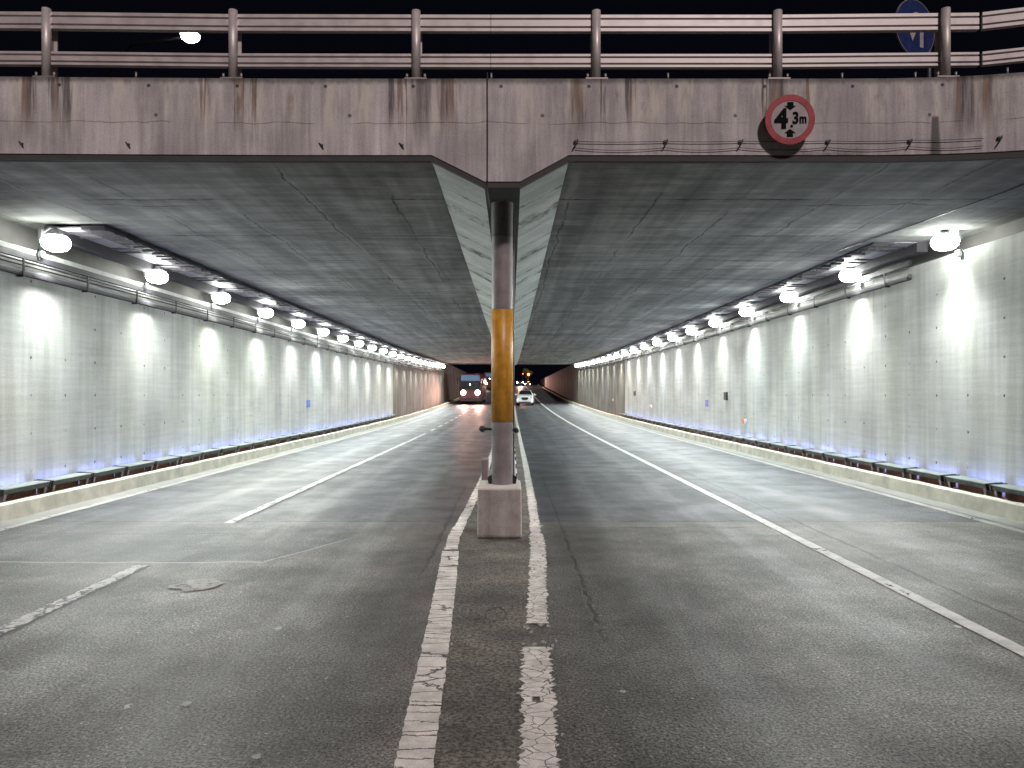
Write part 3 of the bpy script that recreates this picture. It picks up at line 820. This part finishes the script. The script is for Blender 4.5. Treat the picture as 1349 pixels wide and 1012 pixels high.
# ------------------------------------------------------------------ blue U-turn sign on the bridge
us = thing("turn_sign", "blue round sign with white turning arrow behind the bridge guard rail", "road sign", (5.86, 11.0, 7.06), R(25))
obj("plate", disc(.41, 0, .02), M['signblue'], us)
obj("rim", disc(.415, -.003, .022, 48, .403), M['signgrey'], us)
bm = B()
out, inn = [], []
for k in range(13):
    a = math.pi * k / 12
    out.append((.03 + .135 * 1.0 * math.cos(a), .10 + .135 * math.sin(a)))
    inn.append((.03 + .06 * math.cos(a), .10 + .06 * math.sin(a)))
pts = [(.165, -.26)] + out + [(-.105, -.02), (-.165, -.02), (-.068, -.2), (.03, -.02), (-.03, -.02)] + inn[::-1] + [(.09, -.26)]
poly_prism(bm, pts, -.008, -.001); obj("arrow", bm, M['signdirty'], us)
bm = B(); tube(bm, [(.36, .05, -1.75), (.36, .05, .3)], .035, 10); bx(bm, -.2, .4, .022, .05, -.02, .02); obj("pole", bm, M['darkmetal'], us)

# ------------------------------------------------------------------ column in the middle and its block
cx, cy, cr = -.110, 9.675, .135
cg = thing("column", "round steel column with orange band standing in the middle of the road", "column", (cx, cy, .6))
bm = B(); lathe(bm, [(cr, 0), (cr, .80)], 32); lathe(bm, [(cr, 2.232), (cr, 3.15)], 32); obj("shaft", bm, M['column'], cg)
bm = B(); lathe(bm, [(cr, .802), (cr + .004, .803), (cr + .004, 2.228), (cr, 2.23)], 32); obj("orange_band", bm, M['orange'], cg)
bm = B(); lathe(bm, [(cr + .003, 3.152), (cr + .003, 3.60)], 32); o = obj("shaded_head", bm, simple("column_head_shadow", (.10, .09, .095), .6, var=.3), cg)  # darker top paints the beam's cast shadow on the column
bm = B(); tube(bm, [(cr + .012, .05, 0), (cr + .012, .05, 3.55)], .010, 8); obj("conduit", bm, M['tray'], cg)
bm = B(); tube(bm, [(-cr - .105, 0, .715), (cr + .05, 0, .700)], .017, 10)
o = obj("rod", bm, M['black'], cg)
bm = B(); bmesh.ops.create_uvsphere(bm, u_segments=14, v_segments=10, radius=.042, matrix=Matrix.Translation((-cr - .12, 0, .715))); bmesh.ops.create_uvsphere(bm, u_segments=14, v_segments=10, radius=.036, matrix=Matrix.Translation((cr + .045, 0, .695)))
obj("knob", bm, M['black'], cg, smooth=True)
for s in (-1, 1):
    bm = B(); poly_prism(bm, [(s * cr * .95, 0), (s * (cr + .035), 0), (s * (cr + .055), .10), (s * cr * .95, .14)], -.01, .06); obj("gusset", bm, M['black'], cg)

g = G("column_block_concrete")
tc = g.n('TexCoord').outputs['Object']
ox, oy, oz = g.xyz(tc)
n1 = g.noise(5, tc, 6, .65); n2 = g.noise(60, tc, 3); n3 = g.noise(1.0, g.scl((9, 9, .8), tc), 5)
c = g.tint((.30, .275, .265), g.mul(g.ramp(n1, .3, .7, .8, 1.15), g.ramp(n2, .3, .7, .88, 1.1), g.ramp(n3, .3, .7, .82, 1.12)))
rub = g.m('MAXIMUM', g.ramp(g.m('ADD', oz, g.m('MULTIPLY', n1, .02)), .590, .606), g.ramp(g.m('ADD', g.m('ABSOLUTE', ox), g.m('MULTIPLY', n1, .03)), .262, .282))
c = g.mx(g.m('MULTIPLY', rub, .85), c, (.50, .47, .44))
c = g.tint(c, g.ramp(g.m('ADD', oz, g.m('MULTIPLY', n1, .08)), .045, .10, .45, 1))  # darker foot puts the block's contact shadow, with dirt, into the colour
blockmat = g.bsdf(c, .85, 0, g.bump(g.m('ADD', n2, n1), .35, .008), .3)
bm = B()
v = bx(bm, -.272, .272, -.45, .45, 0, .61)
for q in v[4:]: q.co.x *= .975
bl = obj("concrete_block", bm, blockmat, bevel=.022, seg=3)
bl.location = (-.138, 9.65, .004)
tag(bl, "square pinkish concrete block that the steel column stands on", "plinth")

# low barrier behind the column, running through the tunnel
mb = thing("median_barrier", "low pale barrier with black dots running down the median behind the column", "barrier")
bm = B(); along(bm, [11.6] + frange(13, 86, 2), [(-.36, 0), (-.33, .10), (-.27, .72), (.06, .72), (.11, .10), (.14, 0)], dz); obj("barrier_body", bm, M['barrier'], mb, bevel=.015)
for y in frange(12.6, 52, 1.72):
    bm = B(); tube(bm, [(.07, y, .40 + dz(y)), (.105, y, .40 + dz(y))], .045, 10); obj("black_dot", bm, M['black'], mb)
bm = B(); bx(bm, -.43, -.335, 11.1, 11.5, .34, .80)
tag(obj("control_box", bm, M['greybox'], bevel=.01), "small grey box on a foot at the left end of the median barrier", "box")
bm = B(); bx(bm, -.40, -.36, 11.28, 11.32, 0, .34); o = obj("box_foot", bm, M['darkmetal']); o.parent = bpy.data.objects["control_box"]

# ------------------------------------------------------------------ cable trays along both walls
NL = 21
def lampy(side, i): return (12.07 + 3.447 * i) if side < 0 else (12.65 + 3.555 * i)
for s, off, side in ((-1, -.11, "left"), (1, 0.0, "right")):
    y0, y1 = (8.95, 85.5) if s < 0 else (13.2, 85.5)
    ys = frange(y0 + 3.2 if s < 0 else 13.6, 85.5, 2.0)
    ld = thing("cable_ladder", f"overhead cable ladder with rungs between the floodlights on the {side}", "cable tray")
    zb = 4.415 + off * .5
    lo = lambda a, b, c, d: [(s * a, c), (s * b, c), (s * b, d), (s * a, d)]
    bm = B(); along(bm, ys, lo(6.50, 6.88, zb + .035, zb + .095), dz)
    yy = ys[0]
    while yy < 60:     # uneven lumps under the dark band built for the ladder's shadow on the ceiling
        b0 = 6.46 + .10 * random.random(); h_ = random.uniform(-.02, .01); xx0, xx1 = sorted((s * b0, s * (b0 + random.uniform(.14, .30))))
        bx(bm, xx0, xx1, yy, yy + random.uniform(.06, .16), zb - h_ + dz(yy), zb + .04 + dz(yy)); yy += random.uniform(.22, .42)
    obj("shadow_band", bm, M['tray_and_shadow'], ld)
    bm = B(); along(bm, ys, lo(6.88, 7.27, zb + .055, zb + .075), dz); obj("tray_bed", bm, M['ladder'], ld)
    yy = ys[0] + .3
    bm = B(); bx(bm, min(s * 6.88, s * 7.27), max(s * 6.88, s * 7.27), 0, .06, zb + .03, zb + .056)
    rg = obj("rung", bm, M['tray_and_shadow'], ld); rg.location = (0, yy, dz(yy)); k = 0
    while yy < 70:
        k += 1; yy += (.35, .35, 1.0, .35, 1.4)[k % 5]
        c_ = rg.copy(); COL.objects.link(c_); c_.location = (0, yy, dz(yy))
    bm = B(); along(bm, ys, lo(7.275, 7.47, zb - .11, zb + .09), dz); obj("outer_tray", bm, M['tray_and_shadow'], ld)
    # lower trunking on brackets
    tk = thing("cable_trunking", f"galvanised cable trunking on brackets along the top of the {side} wall", "cable tray")
    zt = 3.60 if s < 0 else 3.93
    ys2 = frange(8.95, 85, 2.0) if s < 0 else frange(14.2, 85, 2.0)
    bm = B(); along(bm, ys2, lo(7.425, 7.498, zt, zt + .075), dz); obj("trunking_channel", bm, M['tray'], tk)
    bm = B(); along(bm, ys2, lo(7.405, 7.424, zt - .012, zt + .03), dz); along(bm, ys2, lo(7.41, 7.497, zt - .03, zt - .013), dz); obj("channel_lip", bm, M['tray_and_shadow'], tk)
    bm = B(); rr2 = [(7.43 * s, y, zt + .19 + dz(y)) for y in ys2]; tube(bm, rr2, .022, 8); obj("conduit", bm, M['tray'], tk)
    if s < 0:
        bm = B(); tube(bm, [(7.475 * s, y, zt + .135 + dz(y)) for y in ys2], .012, 8); obj("conduit", bm, M['tray_and_shadow'], tk)
    bm = B(); along(bm, ys2, lo(7.455, 7.496, zt + .235, zt + .33), dz); obj("back_plate", bm, M['tray_and_shadow'], tk)
    y = ys2[0] + .8
    k = 0
    while y < 85 and k < 40:
        bm = B(); d_ = dz(y)
        bx(bm, min(s * 7.39, s * 7.49), max(s * 7.39, s * 7.49), y, y + .035, zt - .06 + d_, zt - .03 + d_)
        bx(bm, min(s * 7.385, s * 7.40), max(s * 7.385, s * 7.40), y, y + .035, zt - .06 + d_, zt + .22 + d_)
        obj("support_bracket", bm, M['darkmetal'], tk); y += 1.75; k += 1
# a wire along the ceiling corner on the right and its clip
bm = B(); tube(bm, [(6.55, 9.35, 4.44), (6.6, 10.2, 4.46), (6.45, 12, 4.47), (6.2, 14.5, 4.48)], .010, 6)
tag(obj("ceiling_wire", bm, M['black']), "thin black wire clipped to the ceiling above the nearest right floodlight", "wire")

# ------------------------------------------------------------------ floodlights
lamp_data = bpy.data.lights.new("floodlight_beam", 'SPOT')
lamp_data.energy = FLOOD_W; lamp_data.spot_size = R(92); lamp_data.spot_blend = 1.0; lamp_data.shadow_soft_size = .06; lamp_data.color = (.98, 1.0, .94)
wide_data = bpy.data.lights.new("floodlight_spill", 'SPOT')
wide_data.energy = 1000.0; wide_data.spot_size = R(160); wide_data.spot_blend = 1.0; wide_data.shadow_soft_size = .12; wide_data.color = (.94, 1.0, .97)
VAR = []
rv = random.Random(12)
for k in range(6):
    pr = []
    for d0 in (lamp_data, wide_data):
        d1 = d0.copy(); f_ = (1.0, .80, 1.12, .90, 1.05, .70)[k]; d1.energy = d0.energy * f_
        c_ = d0.color; d1.color = (c_[0] * (1, .96, 1, 1.02, .93, 1)[k], c_[1], c_[2] * (1, 1.03, .93, 1.0, 1.05, .9)[k]); pr.append(d1)
    VAR.append(pr)
def vary(t):
    v = VAR[rv.randrange(6)]
    for c in t.children:
        if c.type == 'LIGHT':
            c.data = v[0] if c.name.startswith('beam') else v[1]
            if c.name.startswith('beam'): c.rotation_euler.x = R(rv.uniform(-9, 9)); c.rotation_euler.y += R(rv.uniform(-3, 3))
def make_flood(s):
    t = thing("floodlight", "", "floodlight", group=f"floodlights along the {'left' if s < 0 else 'right'} wall")
    bm = B(); lathe(bm, [(0, .15), (.05, .15), (.06, .11), (.10, .095), (.125, .07), (.13, .05), (.11, .045)], 24); obj("lamp_head", bm, M['housing'], t)
    bm = B(); lathe(bm, [(.10, .062), (.16, .045), (.20, .0), (.213, -.06), (.20, -.115), (.16, -.16), (.09, -.188), (0, -.197)], 24); obj("lens", bm, M['flood'], t)
    bm = B(); tube(bm, [(0, 0, .16), (s * .10, .02, .19), (s * .24, .03, .10)], .016, 8); bx(bm, min(s * .2, s * .25), max(s * .2, s * .25), -.05, .10, -.02, .16); obj("bracket", bm, M['tray'], t)
    bm = B(); bx(bm, min(s * .17, s * .25), max(s * .17, s * .25), -.10, .02, -.31, -.20); obj("junction_box", bm, M['housing'], t, bevel=.01)
    bm = B(); tube(bm, [(s * .2, -.04, -.28), (s * .18, -.16, -.36), (s * .15, -.24, -.28), (s * .10, -.2, -.08), (s * .05, -.08, .1)], .009, 6); obj("cable_loop", bm, M['darkmetal'], t)
    l = bpy.data.objects.new("beam_light", lamp_data); COL.objects.link(l); l.parent = t; l.location = (0, 0, -.21); l.rotation_euler = (0, R(-4 * s), 0)
    l = bpy.data.objects.new("spill_light", wide_data); COL.objects.link(l); l.parent = t; l.location = (-s * .17, 0, -.19); l.rotation_euler = (0, R(40 * s), 0)
    return t
for s, off in ((-1, -.11), (1, 0.02)):
    proto = make_flood(s)
    side = "left" if s < 0 else "right"
    for i in range(NL):
        y = lampy(s, i); loc = (s * 7.235, y, 4.33 + off + dz(y))
        lab = f"glaring round floodlight over the {side} wall, {ordinal(i)} from the bridge edge"
        if i == 0: proto["label"] = lab; proto.location = loc
        else: fl = dup(proto, lab, loc)
        if i: vary(fl)

# ------------------------------------------------------------------ uplight boxes at the foot of the walls
def make_box(s):
    t = thing("uplight_box", "", "uplight", group=f"uplight boxes along the {'left' if s < 0 else 'right'} wall")
    P = lambda l: [(s * a, b) for a, b in l]
    def slab(prof, y0, y1):
        b = B(); a_ = [b.verts.new((x, y0, z)) for x, z in prof]; c_ = [b.verts.new((x, y1, z)) for x, z in prof]
        b.faces.new(a_); b.faces.new(c_[::-1])
        for k in range(len(prof)): b.faces.new([a_[k], c_[k], c_[(k + 1) % len(prof)], a_[(k + 1) % len(prof)]])
        return b
    obj("housing", slab(P([(-.13, .10), (-.145, .172), (.10, .180), (.11, .10)]), -.53, .53), M['boxbody'], t)
    obj("cover", slab(P([(-.150, .1725), (-.148, .184), (.105, .193), (.105, .1815)]), -.53, .53), M['boxtop'], t)
    b = B(); bx(b, min(s * .085, s * .10), max(s * .085, s * .10), -.555, .555, -.03, .0995); obj("glow_blocker", b, M['soil'], t)  # added panel that stops the blue glow showing under the box
    for e in (-1, 1):
        obj("end_cap", slab(P([(-.14, .085), (-.162, .182), (.105, .204), (.12, .09)]), min(e * .531, e * .556), max(e * .531, e * .556)), M['darkmetal'], t)
        obj("foot", slab(P([(-.10, -.03), (-.12, .099), (-.06, .099), (-.05, -.03)]), e * .47 - .03, e * .47 + .03), M['bolt'], t)
    b = B(); vs = [b.verts.new(p) for p in ((s * .125, -.45, .125), (s * .175, -.45, .165), (s * .175, .45, .165), (s * .125, .45, .125))]; b.faces.new(vs)
    obj("light_strip", b, M['blue'], t)
    return t
for s, y0, p, n in ((-1, 11.26, 1.16, 32), (1, 10.79, 1.20, 33)):
    proto = make_box(s); side = "left" if s < 0 else "right"
    for i in range(n):
        y = y0 + p * i; loc = (s * 7.305, y, .225 + dz(y))
        lab = f"dark box glowing blue at the foot of the {side} wall, {ordinal(i)} from the near end"
        if i == 0: proto["label"] = lab; proto.location = loc
        else: dup(proto, lab, loc)

# ------------------------------------------------------------------ little plates and reflectors on the walls
def plate(name, s, y, z, wy, hz, mat, lab, cat, d=.02):
    bm = B(); bx(bm, min(s * (7.5 - d), s * 7.499), max(s * (7.5 - d), s * 7.499), y - wy / 2, y + wy / 2, z - hz / 2, z + hz / 2)
    return tag(obj(name, bm, M[mat], bevel=.004), lab, cat)
plate("wall_plate", -1, 28.1, 1.42, .42, .26, 'signpanelblue', "small blue plate on the left wall", "plate")
plate("wall_plate", 1, 29.05, 1.42, .40, .26, 'signpanelblue', "small blue plate on the right wall", "plate")
plate("vent_box", 1, 26.4, 1.70, .32, .28, 'darkmetal', "dark grey box on the right wall beside the blue plate", "box", .06)
plate("vent_box", 1, 45.9, 1.83, .5, .28, 'darkmetal', "tiny dark box on the far part of the right wall before the dark section", "box", .06)
for y, z, lab in ((24.3, .90, "nearest orange and white reflector low on the right wall"), (40.5, 1.12, "middle orange and white reflector low on the right wall, beyond the wall joint"), (55.6, 1.36, "far reflector low on the dark section of right wall")):
    t = thing("reflector", lab, "reflector", (7.5, y, z), group="reflectors on the right wall")
    bm = B(); tube(bm, [(0, .13, 0), (-.05, .13, 0)], .085, 14); obj("orange_lens", bm, M['reforange'], t)
    bm = B(); tube(bm, [(0, -.13, 0), (-.05, -.13, 0)], .08, 14); obj("white_lens", bm, M['refwhite'], t)

# ------------------------------------------------------------------ vehicles
def loft(bm, secs):
    """secs: list of (y, [(x,z)...]) closed rings of equal count"""
    rings = [[bm.verts.new((x, y, z)) for x, z in ring] for y, ring in secs]
    m = len(rings[0])
    for a, b in zip(rings, rings[1:]):
        for k in range(m): bm.faces.new([a[k], a[(k + 1) % m], b[(k + 1) % m], b[k]])
    bm.faces.new(rings[0]); bm.faces.new(rings[-1][::-1])
def wheel(t, x, y, r, w):
    bm = B(); tube(bm, [(x - w / 2, y, r), (x + w / 2, y, r)], r, 20); o = obj("wheel", bm, M['tyre'], t, bevel=.02)
    bm = B(); sgn = 1 if x > 0 else -1; tube(bm, [(x + sgn * w * .4, y, r), (x + sgn * (w * .5 + .006), y, r)], r * .62, 14); obj("rim", bm, M['chrome'], o)
def ring_(hw, z0, z1, tw, zb=None):
    """cross-section: half width hw at the waist, tw at the top"""
    zb = zb or z0 + (z1 - z0) * .55
    return [(-hw * .93, z0), (hw * .93, z0), (hw, z0 + .15), (hw, zb), (tw, z1), (-tw, z1), (-hw, zb), (-hw, z0 + .15)]
def make_car(paint, lit, label, group=None, lights=None):
    """nose towards -Y, origin on the road under the middle"""
    t = thing("car", label, "car", group=group)
    bm = B()
    loft(bm, [(-2.20, ring_(.70, .30, .68, .62)), (-2.05, ring_(.84, .22, .80, .74)), (-1.6, ring_(.90, .22, .93, .80)), (-.75, ring_(.91, .22, 1.02, .82)),
              (1.3, ring_(.91, .22, 1.03, .80)), (1.9, ring_(.88, .25, 1.05, .76)), (2.2, ring_(.78, .35, .95, .68))])
    obj("body", bm, paint, t, bevel=.05, seg=3)
    bm = B()
    loft(bm, [(-.80, ring_(.80, .98, 1.0, .78, .99)), (-.05, ring_(.80, .98, 1.44, .60, 1.02)), (.9, ring_(.80, .98, 1.50, .60, 1.02)), (1.75, ring_(.78, .98, 1.40, .56, 1.02)), (2.1, ring_(.74, .98, 1.02, .68, 1.0))])
    cab = obj("cabin", bm, paint, t, bevel=.04, seg=2)
    bm = B(); vs = [bm.verts.new(p) for p in ((-.70, -.735, 1.05), (.70, -.735, 1.05), (.555, -.095, 1.425), (-.555, -.095, 1.425))]; bm.faces.new(vs); vs = [bm.verts.new(p + Vector((0, .02, -.03))) for p in [v.co.copy() for v in vs]]
    bm.faces.new(vs[::-1]); o = obj("windscreen", bm, M['glass'], t); o.location = (0, -.035, .022)
    for s in (-1, 1):
        bm = B(); vs = [bm.verts.new(p) for p in ((s * .800, -.45, 1.06), (s * .795, 1.5, 1.06), (s * .645, 1.2, 1.40), (s * .655, .0, 1.40))]; bm.faces.new(vs); obj("side_window", bm, M['glass'], t).location = (s * .012, 0, .0)
        bm = B(); bx(bm, min(s * .92, s * 1.10), max(s * .92, s * 1.10), -.62, -.50, .98, 1.12); bx(bm, min(s * .80, s * .95), max(s * .80, s * .95), -.58, -.54, 1.0, 1.04); obj("mirror", bm, paint, t, bevel=.03)
        hm = M['headlight_far'] if lit else M['lens_off']
        bm = B(); tube(bm, [(s * .66, -2.16, .70), (s * .66, -2.02, .72)], [.12 if lit else .09, .12], 12); o = obj("headlight", bm, hm, t)
    bm = B(); poly_prism(bm, [(-.34, .60), (-.24, .52), (.24, .52), (.34, .60), (.40, .74), (.26, .78), (-.26, .78), (-.40, .74)], -2.235, -2.15); obj("grille", bm, M['black'], t)
    bm = B(); poly_prism(bm, [(-.70, .27), (.70, .27), (.62, .36), (-.62, .36)], -2.20, -2.0); obj("lower_intake", bm, M['black'], t)
    bm = B(); bx(bm, -.24, .24, -2.25, -2.236, .42, .52); obj("number_plate", bm, M['signwhite'], t)
    for x in (-.80, .80):
        for y in (-1.35, 1.35): wheel(t, x, y, .33, .22)
    return t
wc = make_car(M['white_paint'], False, "white car facing the viewer in the right half of the tunnel")
yc = 80.0
wc.scale = (1, 1, 1.10); wc.location = (1.58, yc + 2.2, dz(yc + 2.2) + .006); wc.rotation_euler = (0, 0, R(-3))
fa = make_car(simple("grey_car_paint", (.10, .10, .11), .3, coat=.4), True, "distant car with one blinding pair of headlights at the ramp top", "distant cars at the ramp top")
fa.location = (2.25, 186, dz(186) + .01)
fa.rotation_euler = (R(-1.9), 0, 0)
dup(fa, "distant car with smaller headlights to the right at the ramp top", (5.1, 232, zc + .01)).rotation_euler = (0, 0, 0)

def make_bus(label):
    t = thing("bus", label, "bus", group="oncoming buses")
    bm = B()
    loft(bm, [(-5.5, ring_(1.16, .32, 3.38, 1.05, 2.7)), (-5.35, ring_(1.24, .28, 3.48, 1.12, 2.8)), (5.3, ring_(1.24, .28, 3.48, 1.12, 2.8)), (5.45, ring_(1.18, .35, 3.40, 1.05, 2.7))])
    obj("body", bm, M['bus_red'], t, bevel=.06, seg=3)
    bm = B(); bx(bm, -1.06, 1.06, -5.53, -5.45, 2.62, 3.26); obj("upper_screen", bm, M['blue_reflection'], t, bevel=.03)
    bm = B(); bx(bm, -1.10, 1.10, -5.53, -5.45, 1.62, 2.54); o = obj("windscreen", bm, M['glass'], t, bevel=.03)
    bm = B(); tube(bm, [(-.05, -5.54, 2.22), (-.05, -5.525, 2.22)], .06, 10); obj("screen_bright_spot", bm, M['street'], o)  # small glowing disc for the bright spot in the windscreen
    bm = B(); bx(bm, -1.2, 1.2, -5.62, -5.3, .30, .78); obj("bumper", bm, M['maroon'], t, bevel=.06)
    for s in (-1, 1):
        bm = B(); tube(bm, [(s * .80, -5.57, 1.30), (s * .80, -5.48, 1.30)], .27, 16); o = obj("headlight", bm, M['headlight'], t)
        bm = B(); tube(bm, [(s * 1.15, -5.5, 3.0), (s * 1.42, -5.75, 2.9), (s * 1.42, -5.75, 2.75)], .025, 6); bx(bm, s * 1.42 - .1, s * 1.42 + .1, -5.8, -5.7, 2.2, 2.75); obj("mirror", bm, M['black'], t)
        for k in range(4):
            bm = B(); bx(bm, min(s * 1.225, s * 1.255), max(s * 1.225, s * 1.255), -4.6 + k * 2.4, -2.4 + k * 2.4, 1.6, 2.6); obj("side_window", bm, M['glass'], t)
        for y in (-3.2, 3.0): wheel(t, s * 1.10, y, .48, .28)
    return t
bus = make_bus("tall dark red bus with bright headlights coming through the tunnel exit on the left")
bus.location = (-4.42, 90.3, dz(90.3) + .01); bus.rotation_euler = (R(1.4), 0, R(-1))
b2 = dup(bus, "second bus half hidden behind the orange banded column", (-4.05, 152, dz(152) + .01)); b2.rotation_euler = (R(1.9), 0, 0)
def beam(name, loc, tgt, watt, size, col, par=None):
    d = bpy.data.lights.new(name, 'SPOT'); d.energy = watt; d.spot_size = R(size); d.spot_blend = .8; d.shadow_soft_size = .15; d.color = col
    o = bpy.data.objects.new(name, d); COL.objects.link(o); o.location = loc
    o.rotation_euler = (Vector(tgt) - Vector(loc)).to_track_quat('-Z', 'Y').to_euler()
    return o
for s in (-1, 1):
    beam("headlight_beam", (-4.42 + s * .8, 84.55, dz(84.5) + 1.30), (-6.0 + s * 1.5, 62, .9), 1400, 64, (1.0, .45, .32))
beam("headlight_beam", (2.25, 183.5, 4.75), (6.5, 130, 4.2), 7000, 34, (1.0, .52, .42))

# ------------------------------------------------------------------ lamps, signal and tree at street level
sl = thing("street_lamp", "white glaring street lamp seen between the guard rails above the bridge", "street lamp", (-13.6, 25.5, 5.2))
bm = B(); tube(bm, [(0, 0, 0), (0, 0, 6.0), (.1, 0, 7.6), (.9, -.1, 8.25), (2.7, -.3, 8.42)], [.11, .09, .07, .05, .04], 10); obj("pole", bm, M['pole_unlit'], sl)
bm = B(); lathe(bm, [(0, .10), (.22, .08), (.30, 0), (.28, -.02)], 20, (3.0, -.4, 8.46), 1.1); obj("lamp_head", bm, M['pole_unlit'], sl)
bm = B(); lathe(bm, [(.28, -.02), (.25, -.14), (.14, -.22), (0, -.24)], 20, (3.0, -.4, 8.46), 1.1); obj("lens", bm, M['street'], sl)
ol = thing("street_lamp", "orange street lamp glowing in front of a tree far beyond the ramp", "street lamp", (6.05, 262, zc))
bm = B(); tube(bm, [(0, 0, 0), (0, 0, 4.2)], [.08, .05], 8); obj("pole", bm, M['darkmetal'], ol)
bm = B(); bmesh.ops.create_uvsphere(bm, u_segments=16, v_segments=10, radius=.42, matrix=Matrix.Translation((0, 0, 4.5))); obj("globe", bm, M['orangelamp'], ol, smooth=True)
d_ = bpy.data.lights.new('orange_glow', 'POINT'); d_.energy = 500; d_.color = (1, .36, .03); d_.shadow_soft_size = .4
o_ = bpy.data.objects.new('orange_glow', d_); COL.objects.link(o_); o_.parent = ol; o_.location = (0, -.6, 4.6)
tl = thing("traffic_light", "tiny red traffic light above the distant headlights", "traffic light", (3.9, 245, zc))
bm = B(); tube(bm, [(0, 0, 0), (0, 0, 3.3)], .06, 8); obj("pole", bm, M['darkmetal'], tl)
bm = B(); bx(bm, -.2, .2, -.15, .15, 3.3, 4.5); hd = obj("signal_head", bm, M['black'], tl, bevel=.03)
for k, mt in ((2, 'redlamp'), (1, 'offlamp'), (0, 'offlamp')):
    bm = B(); tube(bm, [(0, -.18, 3.55 + k * .36), (0, -.14, 3.55 + k * .36)], .15, 12); obj("signal_lens", bm, M[mt], hd)
tr = thing("tree", "small tree lit orange behind the distant street lamp", "tree", (5.7, 264.5, zc))
bm = B(); tube(bm, [(0, 0, 0), (.05, 0, 2), (-.05, 0, 4), (.1, 0, 6)], [.18, .14, .1, .04], 8)
for a in range(6): tube(bm, [(0, 0, 2.5 + a * .4), (math.cos(a * 1.9) * .8, math.sin(a * 1.9) * .8, 3.6 + a * .4), (math.cos(a * 1.9) * 1.3, math.sin(a * 1.9) * 1.3, 4.6 + a * .4)], [.07, .045, .02], 6)
obj("trunk", bm, M['bark'], tr)
bm = B(); rt = random.Random(9)
cl = [(rt.gauss(0, .75), rt.gauss(0, .75), 4.9 + rt.gauss(0, 1.1), rt.uniform(.5, .95)) for _ in range(13)]
for _ in range(2600):
    c_ = rt.choice(cl); d_ = Vector((rt.gauss(0, 1), rt.gauss(0, 1), rt.gauss(0, 1))).normalized() * c_[3] * rt.random() ** .4
    p = Vector(c_[:3]) + d_; a = Vector((rt.gauss(0, 1), rt.gauss(0, 1), rt.gauss(0, 1))).normalized(); b = a.orthogonal().normalized(); q = rt.uniform(.07, .14)
    bm.faces.new([bm.verts.new(p + a * q), bm.verts.new(p + b * q * .5), bm.verts.new(p - a * q), bm.verts.new(p - b * q * .5)])
obj("crown", bm, M['leaf'], tr)
